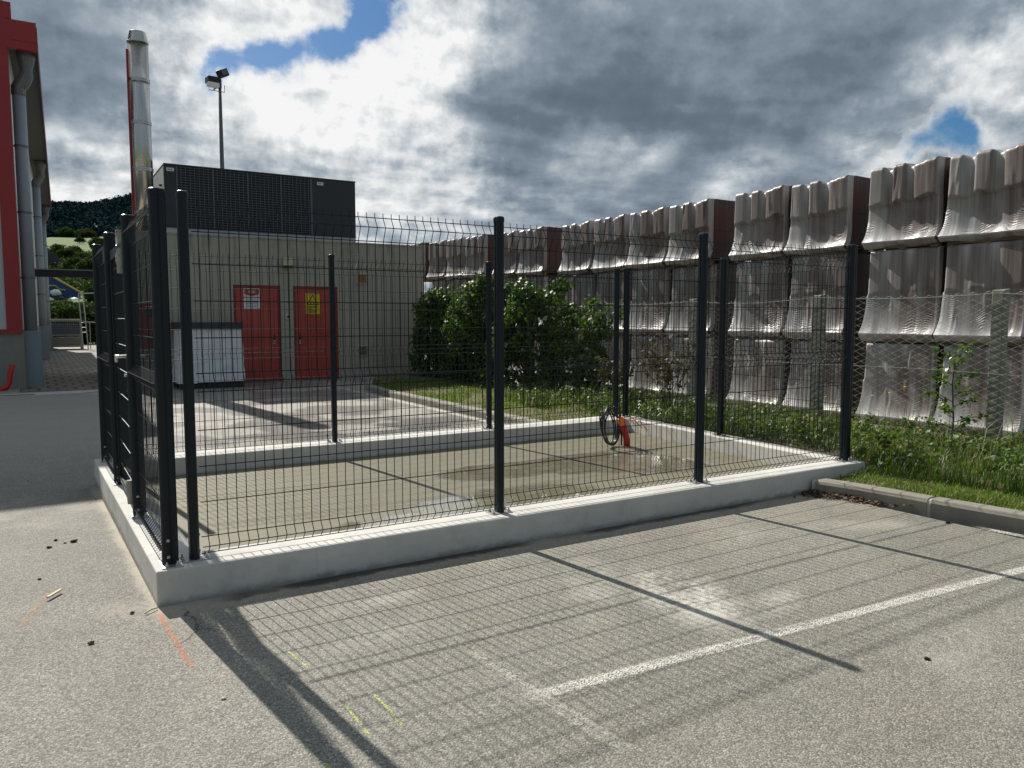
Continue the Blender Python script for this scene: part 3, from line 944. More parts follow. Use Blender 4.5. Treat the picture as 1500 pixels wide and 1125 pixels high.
# asphalt: gently dished towards the lane on the left
xs = np.concatenate([np.arange(-30, -2, 2.0), np.arange(-2, 5.4, 0.2), [5.56]])
ys = np.concatenate([np.arange(-30, -4, 2.0), np.arange(-4, 17.01, 0.35)])
XX, YY = np.meshgrid(xs, ys, indexing='ij')


def dish(x, y):
    g = np.clip(y / 4.0, 0, 1) * np.clip((13.5 - y) / 7.0, 0, 1)
    return -0.068 * g * np.clip((1.2 - x) / 1.2, 0, 1)


GG = np.stack([XX, YY, dish(XX, YY)], -1)
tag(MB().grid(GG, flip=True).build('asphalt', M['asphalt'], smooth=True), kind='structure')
tag(MB().add([(5.56, 7.0, 0.0), (5.60, 7.0, 0.0), (5.66, 10.0, 0.0), (5.80, 11.8, 0.0), (6.33, 13.2, 0.0), (5.56, 13.2, 0.0)], [(0, 1, 2, 3, 4, 5)]).build('asphalt', M['asphalt']), kind='structure')
# shed apron behind the kerb line
tag(MB().add([(5.56, 13.2, 0.0), (8.9, 13.2, 0.0), (8.9, 17, 0.0), (5.56, 17, 0.0)], [(0, 1, 2, 3)]).build('shed_apron', M['yard']), kind='structure')
tag(MB().add([(-0.9, 15.2, 0.006), (1.12, 15.2, 0.006), (2.9, 30, 0.006), (4.0, 60, 0.006), (-0.9, 60, 0.006)], [(0, 1, 2, 3, 4)]).build('paved_lane', M['pavers']), kind='structure')
tag(MB().add([(9.7, -12, -0.085), (30, -12, -0.085), (30, 12, -0.085), (30, 45, 0.9), (9.7, 45, 0.9), (9.7, 12, -0.085)], [(0, 1, 2, 5), (5, 2, 3, 4)]).build('storage_yard', M['yard']), kind='structure')
# lawn strip, slightly domed, between kerb and yard
xs = np.array([5.62, 5.8, 6.2, 6.45, 6.63, 6.8, 7.4, 8.0, 8.4, 8.8, 9.2, 9.72])
ys = np.concatenate([np.arange(-12, -0.3, 0.5), [0.04, 0.12, 0.5], np.arange(1, 4, 0.5), [4.0, 4.12], np.arange(4.5, 15.01, 0.5)])
XX, YY = np.meshgrid(xs, ys, indexing='ij')
ZZ = np.interp(XX, [5.62, 5.8, 7.0, 8.4, 9.2, 9.72], [0.085, 0.10, 0.11, 0.08, 0.0, -0.095]) + 0.02 * np.sin(XX * 3 + YY * 1.7) * np.cos(YY * 2.3)


def lawn_z(x, y):
    return np.interp(x, [5.62, 5.8, 7.0, 8.4, 9.2, 9.72], [0.085, 0.10, 0.11, 0.08, 0.0, -0.095]) + 0.02 * np.sin(x * 3 + y * 1.7) * np.cos(y * 2.3)


def kerb_x(y):
    return np.where(y < 0, 5.575 - 0.115 * y, np.interp(y, [0, 7.5, 10.0, 11.8, 13.1, 15.0], [5.55, 5.55, 5.57, 5.72, 6.25, 6.9]))


XX2 = np.where(XX < 5.81, XX + (kerb_x(YY) - 5.55), np.maximum(XX, kerb_x(YY) + 0.24))
inside_ = (YY > 0.10) & (YY < 4.05) & (XX2 < 6.62)
ZZ = np.where(inside_, -0.12, ZZ)
tag(MB().grid(np.stack([XX2, YY, ZZ], -1), flip=True).build('lawn', M['lawn'], smooth=True), kind='structure')

# enclosure floor
WO = [(0.0, 0.0), (6.36, -0.04), (6.80, 4.16), (-0.08, 4.09)]          # outer wall line
WI = [(0.265, 0.285), (6.165, 0.255), (6.515, 3.735), (0.165, 3.735)]   # inner wall line
tag(MB().add([(x, y, 0.022) for x, y in WI], [(0, 1, 2, 3)]).build('concrete_floor', M['slab']), kind='structure')

# road markings
Z1 = 0.004
strip('road_marking', seg((1.10, -1.94), (6.2, -2.30), 40), 0.105, Z1, M['line_paint'])
strip('road_marking', seg((1.205, -1.40), (1.29, -2.50), 20), 0.10, Z1 + 0.003, M['faded_paint'])
strip('road_marking', seg((5.58, -1.45), (6.05, -5.8), 24), 0.10, Z1, M['line_paint'])
strip('road_marking', seg((5.40, 4.6), (5.42, 12.9), 30), 0.18, Z1, M['line_paint'])
strip('road_marking', seg((1.0, 5.2), (5.3, 4.95), 30), 0.10, Z1 + 0.003, M['faded_paint'])
strip('road_marking', seg((1.2, 7.6), (5.3, 7.4), 30), 0.10, Z1 + 0.003, M['faded_paint'])
strip('spray_mark', seg((-0.007, -0.084), (0.041, -0.931), 24, 0.002), 0.040, Z1, M['orange_paint'])
strip('spray_mark', seg((-0.337, -0.004), (-0.188, 0.028), 24, 0.002), 0.030, Z1, M['pale_orange'])
strip('spray_mark', seg((-0.645, 0.057), (-0.483, 0.648), 24, 0.003), 0.07, Z1, M['pale_orange'])
strip('spray_mark', seg((0.518, -1.597), (0.516, -1.874), 16, 0.001), 0.018, Z1, M['yellow_paint'])
strip('spray_mark', seg((0.651, -1.577), (0.656, -1.89), 16, 0.001), 0.018, Z1, M['yellow_paint'])
strip('spray_mark', seg((0.459, -0.959), (0.489, -1.191), 16, 0.001), 0.014, Z1, M['yellow_paint'])
strip('spray_mark', seg((0.312, -1.963), (0.334, -2.05), 16, 0.001), 0.018, Z1, M['yellow_paint'])
strip('spray_mark', seg((0.208, -0.383), (0.243, -0.827), 20, 0.003), 0.030, Z1, M['scratch_paint'])
strip('spray_mark', seg((0.268, -0.93), (0.275, -1.139), 16, 0.002), 0.024, Z1, M['scratch_paint'])
strip('spray_mark', seg((0.62, -0.55), (0.72, -1.0), 16, 0.002), 0.022, Z1, M['scratch_paint'])
strip('spray_mark', seg((0.98, -0.33), (1.28, -0.40), 16, 0.002), 0.05, Z1, M['scratch_paint'])


# kerbs: rounded stones laid end to end with mortar joints
def kerb(pts, z0, z1, wdt, stone, joint_w=0.02):
    P_ = np.array(pts, dtype=float)
    d = np.concatenate([[0], np.cumsum(np.linalg.norm(np.diff(P_, axis=0), axis=1))])
    prof = [(0, z0), (-0.0, z1 - 0.035), (0.012, z1 - 0.012), (0.035, z1), (wdt - 0.01, z1), (wdt, z1 - 0.012), (wdt, z0)]
    s_ = 0.0
    i = 0
    mbk = MB()
    mbj = MB()
    while s_ < d[-1] - 0.05:
        e = min(s_ + stone, d[-1])
        for (a, b, tgt, ins) in ((s_ + joint_w / 2, e - joint_w / 2, mbk, 0.0), (e - joint_w / 2, min(e + joint_w / 2, d[-1]), mbj, 0.006)):
            if b - a < 0.004:
                continue
            tt = np.linspace(a, b, 2 if tgt is mbj else 6)
            rows = []
            for q in tt:
                x = np.interp(q, d, P_[:, 0])
                y = np.interp(q, d, P_[:, 1])
                x2 = np.interp(q + 0.02, d, P_[:, 0])
                y2 = np.interp(q + 0.02, d, P_[:, 1])
                x1 = np.interp(q - 0.02, d, P_[:, 0])
                y1 = np.interp(q - 0.02, d, P_[:, 1])
                tx, ty = x2 - x1, y2 - y1
                l_ = math.hypot(tx, ty)
                nx, ny = ty / l_, -tx / l_
                jig = 0.004 * math.sin(i * 5.1) if tgt is mbk else 0
                rows.append([(x + nx * (u * (1 if ins == 0 else 1) + (ins if u == 0 else 0)), y + ny * (u + (ins if u == 0 else 0)), (zz_ - ins if zz_ > z0 else zz_) + (jig if zz_ > z0 else 0)) for u, zz_ in prof])
            G2 = np.array(rows)
            tgt.grid(G2)
            tgt.add(G2[0], [tuple(range(len(prof)))])
            tgt.add(G2[-1], [tuple(range(len(prof)))[::-1]])
        s_ = e
        i += 1
    return mbk, mbj


# front kerb runs from the wall out to the right; u axis points away from the road (+X side)
kp = [(5.50, -0.045), (5.62, -0.55), (5.68, -1.15), (5.86, -2.5), (6.3, -6.0), (6.9, -11.0)][::-1]
mk, mj = kerb(kp, -0.05, 0.125, 0.15, 1.0, 0.03)
kb = mk.build('kerb', M['kerb'], smooth=False)
tag(kb, kind='structure')
tag(mj.build('kerb_joint', M['kerb_pale']), kind='structure')
kp2 = [(5.55, 4.22), (5.55, 7.5), (5.57, 10.0), (5.72, 11.8), (6.25, 13.1)]
mk, mj = kerb(kp2, -0.05, 0.13, 0.14, 0.9, 0.05)
tag(mk.build('kerb', M['kerb']), kind='structure')
tag(mj.build('kerb_joint', M['kerb_pale']), kind='structure')

# ================================================================== LOW CONCRETE WALL
WALL_L = thing('concrete_wall', 'low new pale grey concrete wall framing the wet floor, carrying the mesh fence', 'wall', (0, 0, 0))
mbw = MB()
n4 = 4
vo = [(x, y, -0.16) for x, y in WO] + [(x, y, 0.2) for x, y in WO] + [(x, y, -0.16) for x, y in WI] + [(x, y, 0.2) for x, y in WI]
fw = []
for i in range(4):
    j = (i + 1) % 4
    fw += [(i, j, 4 + j, 4 + i), (8 + j, 8 + i, 12 + i, 12 + j), (4 + i, 4 + j, 12 + j, 12 + i)]
mbw.add(vo, fw)
mbw.build('wall_ring', M['wall'], WALL_L, bevel=0.009, seg=2)

# ================================================================== MESH FENCE
POST_H = 2.09
LV = [2.044, 1.979, 1.894, 1.712, 1.502, 1.290, 1.085, 1.034, 0.978, 0.755, 0.543, 0.333, 0.126, 0.075, 0.028]   # above the wall top
FOLD = [(2.044, 1.979, 1.894), (1.085, 1.034, 0.978), (0.126, 0.075, 0.028)]
BUL = 0.042


def post_outline(L=0.090, W_=0.056, n=9):
    """oblong tube with a slot down the middle of each long side; x along the fence, y across"""
    r = W_ / 2
    h = L / 2 - r
    pts = []
    for a in np.linspace(-np.pi / 2 - np.pi / 2, 0, n):
        pts.append((r * math.cos(a), -h + r * math.sin(a)))
    pts += [(r, -0.004), (r - 0.006, -0.004), (r - 0.006, 0.004), (r, 0.004)]
    for a in np.linspace(0, np.pi, n):
        pts.append((r * math.cos(a), h + r * math.sin(a)))
    pts += [(-r, 0.004), (-r + 0.006, 0.004), (-r + 0.006, -0.004), (-r, -0.004)]
    return pts


def post_meshes():
    body = MB().prism(post_outline(), 0.006, POST_H)
    cap = MB()
    o0 = np.array(post_outline(0.096, 0.062))
    ring = [[(x * s_, y * s_, z) for x, y in o0] for s_, z in ((1.0, POST_H - 0.012), (1.0, POST_H + 0.012), (0.93, POST_H + 0.021), (0.7, POST_H + 0.026))]
    k = len(o0)
    vv = [p for r_ in ring for p in r_]
    ff = [(i * k + q, i * k + (q + 1) % k, (i + 1) * k + (q + 1) % k, (i + 1) * k + q) for i in range(3) for q in range(k)]
    ff += [tuple(range(k))[::-1], tuple(range(3 * k, 4 * k))]
    cap.add(vv, ff)
    plate = MB().box(-0.085, 0.085, -0.055, 0.055, 0.0005, 0.007)
    bolt = MB().lathe([(0.013, 0.007), (0.013, 0.010), (0.0095, 0.010), (0.0095, 0.021), (0.005, 0.021), (0.005, 0.033)], (0, 0, 0), 8)
    ang = np.linspace(0, 2 * np.pi, 9)[:-1]
    scr = MB()
    c_ = [(0.0, 0.010 * math.cos(a), 0.010 * math.sin(a)) for a in ang] + [(0.004, 0.007 * math.cos(a), 0.007 * math.sin(a)) for a in ang]
    scr.add(c_, [(q, (q + 1) % 8, 8 + (q + 1) % 8, 8 + q) for q in range(8)] + [tuple(range(8, 16))])
    return body, cap, plate, bolt, scr


_pb, _pc, _pp, _pbo, _ps = post_meshes()
proto_post = _pb.build('post', M['dark_metal'])
for nm, q, mt in (('cap', _pc, M['dark_metal']), ('base_plate', _pp, M['galv'])):
    o_ = q.build(nm, mt)
    o_.parent = proto_post
_bolt = _pbo.build('anchor_bolt', M['galv'])
_bolt.parent = proto_post
_bolt.location = (0.064, 0.028, 0)
for (bx_, by_) in ((0.064, -0.028), (-0.064, 0.028), (-0.064, -0.028)):
    b_ = _bolt.copy()
    C.objects.link(b_)
    b_.location = (bx_, by_, 0)
_screw = _ps.build('screw', M['galv'])
_screw.parent = proto_post
_screw.location = (0.0285, -0.012, 0.05)
for (sx_, sy_, sz_) in ((0.0285, -0.012, 0.145),):
    b_ = _screw.copy()
    C.objects.link(b_)
    b_.location = (sx_, sy_, sz_)
first_post = [True]


def add_post(parent, x, y, ang):
    o = proto_post if first_post[0] else copy_tree(proto_post)
    first_post[0] = False
    o.parent = parent
    pl = parent.location
    o.location = (x - pl[0], y - pl[1], 0.2 - pl[2])
    o.rotation_euler = (0, 0, ang)
    return o


def panel_mb(L, pitch=0.0563):
    """V-folded wire panel: x from 0 to L, fold towards -y, z above the wall top"""
    b = MB()
    lev = [(z, 0.0) for z in LV]
    path = [(0.0, 0.005)]
    zz_ = []
    for (t_, m_, l_) in FOLD[::-1]:
        zz_ += [(l_, 0.0), (m_, -BUL), (t_, 0.0)]
    zz_ += [(2.075, 0.0)]
    n = int(round((L - 0.05) / pitch))
    x0 = (L - (n - 1) * pitch) / 2
    for i in range(n):
        x = x0 + i * pitch
        b.tube([(x, y, z) for z, y in zz_], 0.0027, 5)
    for z in LV:
        yb = -BUL if any(abs(z - m_) < 1e-6 for _, m_, _ in FOLD) else 0.0
        b.tube([(0.012, yb - 0.0035, z), (L - 0.012, yb - 0.0035, z)], 0.0031, 5)
    return b


def add_panel(parent, p, q, gap=0.030):
    p = np.array(p)
    q = np.array(q)
    d = q - p
    L = np.linalg.norm(d)
    u = d / L
    p2 = p + u * gap
    o = panel_mb(L - 2 * gap).build('mesh_panel', M['wire'])
    o.parent = parent
    pl = parent.location
    o.location = (p2[0] - pl[0], p2[1] - pl[1], 0.2 - pl[2])
    o.rotation_euler = (0, 0, math.atan2(u[1], u[0]))
    return o


GRP = 'dark mesh fence runs on the low concrete wall'


def fence_run(label, pts, loc):
    t_ = thing('mesh_fence', label, 'fence', loc, GRP)
    for i, p in enumerate(pts):
        a = pts[max(i - 1, 0)]
        b = pts[min(i + 1, len(pts) - 1)]
        add_post(t_, p[0], p[1], math.atan2(b[1] - a[1], b[0] - a[0]))
    for a, b in zip(pts[:-1], pts[1:]):
        add_panel(t_, a, b)
    return t_


fence_run('long dark mesh fence along the front of the wall, nearest the white parking line', [(0.222, 0.142), (2.296, 0.146), (4.285, 0.140), (6.235, 0.112)], (3.2, 0.14, 0.2))
fence_run('dark mesh fence on the right arm of the wall, beside the weeds and chain-link fence', [(6.325, 0.150), (6.43, 1.92), (6.64, 3.93)], (6.4, 2.0, 0.2))
fence_run('dark mesh fence along the back of the wall, facing the red doors', [(6.52, 4.00), (4.36, 3.885), (2.325, 3.87), (0.20, 3.94)], (3.3, 3.9, 0.2))
fence_run('short dark mesh fence at the near left corner, between corner post and gate handle', [(0.062, 1.40), (0.088, 0.108)], (0.07, 0.75, 0.2))
fence_run('short dark mesh fence at the far left corner, beyond the gate', [(0.022, 3.92), (0.04, 2.70)], (0.03, 3.3, 0.2))

# gate in the left arm
gt = thing('wire_gate', 'narrow dark wire gate with a silver lever handle, in the left side of the fence', 'gate', (0.05, 2.05, 0.2))
gf = MB()
gx = 0.052
gf.box(gx - 0.022, gx + 0.022, 1.462, 1.512, 0.25, 2.15)
gf.box(gx - 0.022, gx + 0.022, 2.578, 2.628, 0.25, 2.15)
gf.box(gx - 0.022, gx + 0.022, 1.512, 2.578, 2.075, 2.15)
gf.box(gx - 0.022, gx + 0.022, 1.512, 2.578, 0.25, 0.30)
gf.build('gate_frame', M['dark_metal'], gt, bevel=0.004)
gw = MB()
for y in np.arange(1.54, 2.56, 0.0563):
    gw.tube([(gx, y, 0.30), (gx, y, 2.075)], 0.0024, 5)
gw.build('gate_mesh', M['wire'], gt)
gw = MB()
for z in np.arange(0.40, 2.05, 0.2):
    gw.tube([(gx - 0.005, 1.513, z), (gx - 0.005, 2.577, z)], 0.0032, 5)
gw.build('cross_wires', M['lamp_grey'], gt)  # paler than the uprights: sun on their tops is put into the colour
hd = MB()
hd.box(gx - 0.026, gx - 0.0225, 1.468, 1.506, 1.12, 1.38)
hd.tube([(gx - 0.026, 1.487, 1.335), (gx - 0.075, 1.487, 1.335), (gx - 0.085, 1.50, 1.335), (gx - 0.085, 1.59, 1.335), (gx - 0.083, 1.61, 1.325), (gx - 0.080, 1.612, 1.29)], 0.0115, 10)
hd.tube([(gx + 0.0225, 1.487, 1.335), (gx + 0.075, 1.487, 1.335), (gx + 0.085, 1.50, 1.335), (gx + 0.085, 1.60, 1.335)], 0.0105, 8)
hd.lathe([(0.0, 0), (0.012, 0), (0.012, 0.02), (0.0, 0.02)], (gx - 0.034, 1.487, 1.19), 10)
hd.build('lever_handle', M['silver'], gt, smooth=False)
for z in (0.37, 2.0):
    fm = MB()
    ang = np.linspace(0, 2 * np.pi, 13)[:-1]
    rows = []
    for k_, zz_ in enumerate(np.linspace(z - 0.085, z + 0.085, 7)):
        s_ = 1.0 - 0.25 * abs(k_ - 3) / 3
        rows.append([(gx - 0.035 + 0.036 * s_ * math.cos(a) * (1 + 0.12 * rng.normal()), 1.445 + 0.034 * s_ * math.sin(a) * (1 + 0.12 * rng.normal()), zz_) for a in ang] )
    rows = [r_ + [r_[0]] for r_ in rows]
    fm.grid(np.array(rows))
    fm.add(rows[0], [tuple(range(12))])
    fm.add(rows[-1], [tuple(range(12))[::-1]])
    fm.build('foam_wrap', M['foam'], gt, smooth=True)
th = MB().box(gx - 0.03, gx + 0.03, 2.60, 2.64, 0.207, 0.40)
th.build('floor_stop', M['dark_metal'], gt)

# ================================================================== UTILITY SHED
SY = 15.1
SX0, SX1 = 1.12, 8.72
SHZ = 3.575
shed = thing('utility_building', 'flat-roofed grey-brown concrete building with two red doors', 'building', (5.0, SY, 0))
sw = MB()
# front wall with two door openings, built from butted pieces
D1 = (3.60, 4.75)
D2 = (5.065, 6.235)
DH = 2.43
for x0, x1, z0, z1 in ((SX0, D1[0], -0.1, SHZ), (D1[1], D2[0], -0.1, SHZ), (D2[1], SX1, -0.1, SHZ), (D1[0], D1[1], DH, SHZ), (D2[0], D2[1], DH, SHZ)):
    sw.box(x0, x1, SY, SY + 0.25, z0, z1)
sw.box(SX0, SX0 + 0.25, SY + 0.25, SY + 6.0, -0.1, SHZ)
sw.box(SX1 - 0.25, SX1, SY + 0.25, SY + 6.0, -0.1, SHZ)
sw.box(SX0 + 0.25, SX1 - 0.25, SY + 5.75, SY + 6.0, -0.1, SHZ)
# shallow board ribs of the shuttering
for i, x in enumerate(np.arange(SX0 + 0.05, SX1 - 0.05, 0.42)):
    for (a, b) in ((-0.1, SHZ - 0.05),):
        xa, xb = x, x + 0.025
        if (xa > D1[0] - 0.1 and xb < D1[1] + 0.1) or (xa > D2[0] - 0.1 and xb < D2[1] + 0.1):
            a = DH + 0.08
        sw.box(xa, xb, SY - 0.005, SY, a, b)
sw.build('wall', M['shed'], shed)
MB().box(SX0 + 0.25, SX1 - 0.25, SY + 0.25, SY + 5.75, SHZ - 0.25, SHZ - 0.12).build('roof', M['roof_felt'], shed)
rf = MB()
rf.box(SX0 - 0.02, SX1 + 0.02, SY - 0.022, SY + 0.26, SHZ, SHZ + 0.035)
rf.build('roof_edge', M['shed'], shed)
for (a, b, hx) in ((D1[0], D1[1], D1[1] - 0.17), (D2[0], D2[1], D2[0] + 0.17)):
    fr = MB()
    fr.box(a, a + 0.06, SY + 0.02, SY + 0.14, 0.0, DH)
    fr.box(b - 0.06, b, SY + 0.02, SY + 0.14, 0.0, DH)
    fr.box(a + 0.06, b - 0.06, SY + 0.02, SY + 0.14, DH - 0.06, DH)
    fro = fr.build('door_frame', M['red_frame'], shed)
    dr = MB().box(a + 0.064, b - 0.064, SY + 0.05, SY + 0.10, 0.03, DH - 0.064)
    dro = dr.build('door', M['red_door'], shed)
    s_ = 1 if hx < (a + b) / 2 else -1
    hn = MB()
    hn.box(hx - 0.022, hx + 0.022, SY + 0.042, SY + 0.0495, 0.95, 1.20)
    hn.tube([(hx, SY + 0.042, 1.14), (hx, SY - 0.005, 1.14), (hx + s_ * 0.13, SY - 0.005, 1.14)], 0.012, 8)
    hn.build('handle', M['black'], dro)
    lk = MB()
    for z in (0.985, 1.045):
        lk.box(hx - 0.017, hx + 0.017, SY + 0.036, SY + 0.0415, z - 0.022, z + 0.018)
    lk.build('lock', M['white'], dro)
    MB().box(a, b, SY - 0.10, SY + 0.02, -0.05, 0.025).build('door_step', M['plinth'], shed)
dc = MB().box(5.52, 5.74, SY + 0.028, SY + 0.0495, 2.235, 2.262)
dc.build('door_plate', M['grey_print'], shed)
for (x, z, nm) in ((6.90, 2.67, 'ochre'), (6.88, 0.75, 'grey_vent')):
    vf = MB()
    vf.box(x - 0.135, x + 0.135, SY - 0.035, SY - 0.0135, z - 0.145, z + 0.145)
    vfo = vf.build('vent_frame', M['beige'] if nm == 'ochre' else M['roof_edge'], shed, bevel=0.006)
    vl = MB()
    for k_ in range(8):
        zz_ = z - 0.10 + k_ * 0.028
        vl.obox((x, SY - 0.040, zz_), (0.225, 0.012, 0.026), rx=R(35))
    vl.build('vent_louvre', M[nm], vfo)
wl = thing('wall_lamp', 'beige box lamp on the shed wall above and between the red doors', 'lamp', (4.92, SY, 3.02))
MB().box(4.80, 5.06, SY - 0.13, SY - 0.0135, 2.93, 3.13).build('lamp_body', M['beige'], wl, bevel=0.012)
MB().box(4.82, 5.04, SY - 0.14, SY - 0.02, 2.885, 2.928).build('lamp_base', M['black'], wl)
sb = thing('wall_switch', 'small round black switch on a grey plate between the two red doors', 'switch', (4.92, SY, 1.64))
MB().box(4.855, 4.985, SY - 0.03, SY - 0.0135, 1.58, 1.72).build('switch_plate', M['roof_edge'], sb, bevel=0.006)
MB().tube([(4.93, SY - 0.03, 1.65), (4.93, SY - 0.055, 1.65)], 0.04, 12).build('switch_knob', M['black'], sb)
cb = MB().tube([(6.80, SY - 0.015, 3.30), (6.79, SY - 0.10, 3.27), (6.76, SY - 0.11, 3.10), (6.71, SY - 0.10, 2.93), (6.70, SY - 0.09, 2.90)], 0.017, 8)
tag(cb.build('cable_stub', M['white'], loc=(6.75, SY - 0.015, 2.9)), 'short white cable end sticking out of the shed wall above the square vent', 'cable')

# signs on the doors
sg = thing('shield_sign', 'square white sign with a red shield and white letters on the left red door', 'sign', (4.05, SY + 0.05, 2.29))
MB().box(3.86, 4.245, SY + 0.040, SY + 0.0495, 2.14, 2.43 - 0.075).build('sign_plate', M['white'], sg)
sh = MB().add([(3.875, SY + 0.0375, 2.34), (3.875, SY + 0.0375, 2.205), (4.05, SY + 0.0375, 2.155), (4.23, SY + 0.0375, 2.205), (4.23, SY + 0.0375, 2.34)], [(0, 1, 2, 3, 4)])
sh.build('shield', M['sign_red'], sg)
text_part('lettering', 'A.BB', 0.085, M['white'], sg, (4.05, SY + 0.0355, 2.262), depth=0.0008)
nt_ = thing('notice_sheet', 'white notice sheet with grey printed lines below the shield sign', 'notice', (4.05, SY + 0.05, 1.98))
MB().box(3.86, 4.245, SY + 0.042, SY + 0.0495, 1.85, 2.115).build('sheet', M['white'], nt_)
ln = MB()
for k_, z in enumerate((2.085, 2.045, 2.01, 1.975, 1.94, 1.90)):
    wl_ = (0.10, 0.15, 0.14, 0.15, 0.13, 0.11)[k_]
    ln.box(4.05 - wl_, 4.05 + wl_, SY + 0.0405, SY + 0.0418, z - 0.008, z + 0.008)
ln.build('printed_lines', M['grey_print'], nt_)
ex = thing('warning_sign', 'yellow warning sign with black triangle and EX lettering on the right red door', 'sign', (5.58, SY + 0.05, 1.99))
MB().box(5.395, 5.765, SY + 0.040, SY + 0.0495, 1.72, 2.255).build('sign_plate', M['sign_yellow'], ex)
tr = MB()
A3 = np.array([(5.58, 2.225), (5.415, 1.955), (5.745, 1.955)])
cen = A3.mean(0)
B3 = cen + (A3 - cen) * 0.78
vv = [(p[0], SY + 0.0385, p[1]) for p in A3] + [(p[0], SY + 0.0385, p[1]) for p in B3]
tr.add(vv, [(i, (i + 1) % 3, 3 + (i + 1) % 3, 3 + i) for i in range(3)])
tr.build('warning_triangle', M['black'], ex)
text_part('lettering', 'EX', 0.115, M['black'], ex, (5.585, SY + 0.037, 2.015), depth=0.0008)
ln = MB()
for k_, z in enumerate((1.915, 1.885, 1.85, 1.82, 1.785, 1.755)):
    wl_ = (0.13, 0.13, 0.06, 0.12, 0.12, 0.10)[k_]
    ln.box(5.58 - 0.13, 5.58 - 0.13 + 2 * wl_, SY + 0.0385, SY + 0.0398, z - 0.007, z + 0.007)
ln.build('printed_lines', M['black'], ex)

# air conditioner on the roof
AY = 16.2
ac = thing('air_conditioner', 'long dark rooftop air-conditioning unit with a wide black grille, on the grey building', 'air conditioner', (4.7, AY, SHZ))
MB().box(2.30, 7.17, AY + 0.02, AY + 2.2, 3.46, 3.845).build('base_frame', M['roof_edge'], ac)
ab = MB()
ab.box(2.30, 7.17, AY + 0.03, AY + 2.15, 3.86, 5.36)
abo = ab.build('casing', M['ac_dark'], ac)
MB().box(2.285, 2.2995, AY + 0.06, AY + 2.12, 3.88, 5.33).build('end_panel', M['ac_side'], ac)
MB().box(2.29, 7.18, AY - 0.01, AY + 2.17, 5.3605, 5.392).build('top_lid', M['ac_dark'], ac)
MB().box(2.29, 7.18, AY - 0.005, AY + 2.17, 3.8455, 3.8595).build('bottom_rail', M['ac_dark'], ac)
MB().box(2.31, 2.555, AY, AY + 0.0295, 3.865, 5.355).build('corner_panel', M['ac_dark'], ac)
MB().box(5.965, 7.165, AY - 0.004, AY + 0.0295, 3.865, 5.355).build('service_panel', M['ac_dark'], ac)
MB().box(2.56, 5.90, AY + 0.022, AY + 0.0295, 3.88, 5.34).build('heat_exchanger', M['ac_black'], ac)
gr = MB()
for i, x in enumerate(np.arange(2.565, 5.90, 0.106)):
    wd = 0.034 if i % 8 == 0 else 0.014
    gr.box(x, x + wd, AY - 0.004, AY + 0.006, 3.875, 5.345)
for z in np.arange(3.90, 5.34, 0.062):
    gr.box(2.562, 5.905, AY + 0.0065, AY + 0.0205, z, z + 0.013)
gr.build('grille', M['ac_bar'], ac)
MB().box(5.908, 5.962, AY + 0.0, AY + 0.0295, 3.865, 5.355).build('post_strip', M['ac_bar'], ac)
for (x, z) in ((2.435, 5.25), (6.18, 5.24)):
    lp = MB().box(x - 0.085, x + 0.085, AY - 0.009, AY - 0.0045, z - 0.04, z + 0.04)
    lpo = lp.build('name_plate', M['white'], ac)
    MB().box(x - 0.06, x + 0.05, AY - 0.0105, AY - 0.0093, z - 0.012, z + 0.014).build('plate_print', M['grey_print'], lpo)
bk = MB()
bk.tube([(2.28, AY + 0.3, 4.6), (2.20, AY + 0.3, 4.62), (2.17, AY + 0.3, 4.5)], 0.02, 6)
bk.tube([(2.28, AY + 0.35, 4.9), (2.22, AY + 0.35, 4.9)], 0.03, 8)
bk.build('hook', M['black'], ac)

# flue
FX, FY, FR = 1.79, 15.9, 0.222
fl = thing('steel_flue', 'tall stainless steel flue pipe rising from the roof at the left of the air conditioner', 'chimney', (FX, FY, SHZ - 0.12))
MB().lathe([(FR, SHZ - 0.12), (FR, 8.02)], (FX, FY, 0), 40).build('pipe', M['steel'], fl, smooth=True, loc=(0, 0, 0)).data.polygons.foreach_set('use_smooth', [True] * 40 + [False, False])
for z in (4.1, 5.12, 6.2, 7.17):
    MB().lathe([(FR + 0.003, z - 0.045), (FR + 0.014, z - 0.035), (FR + 0.014, z - 0.012), (FR + 0.005, z - 0.006), (FR + 0.005, z + 0.006), (FR + 0.014, z + 0.012), (FR + 0.014, z + 0.035), (FR + 0.003, z + 0.045)], (FX, FY, 0), 40).build('collar', M['steel'], fl)
MB().lathe([(FR + 0.004, 8.02), (FR + 0.018, 8.03), (FR + 0.018, 8.05), (FR + 0.002, 8.06), (FR - 0.045, 8.28), (FR - 0.05, 8.285), (FR - 0.055, 8.25)], (FX, FY, 0), 40).build('cap', M['steel'], fl)
ms = MB()
ms.box(1.53, 1.59, FY - 0.03, FY + 0.03, 0.0 + SHZ - 0.12, 7.86)
tag(ms.build('support_mast', M['red_steel'], loc=(1.56, FY, SHZ - 0.12)), 'thin red steel mast standing close against the left of the flue pipe', 'mast')

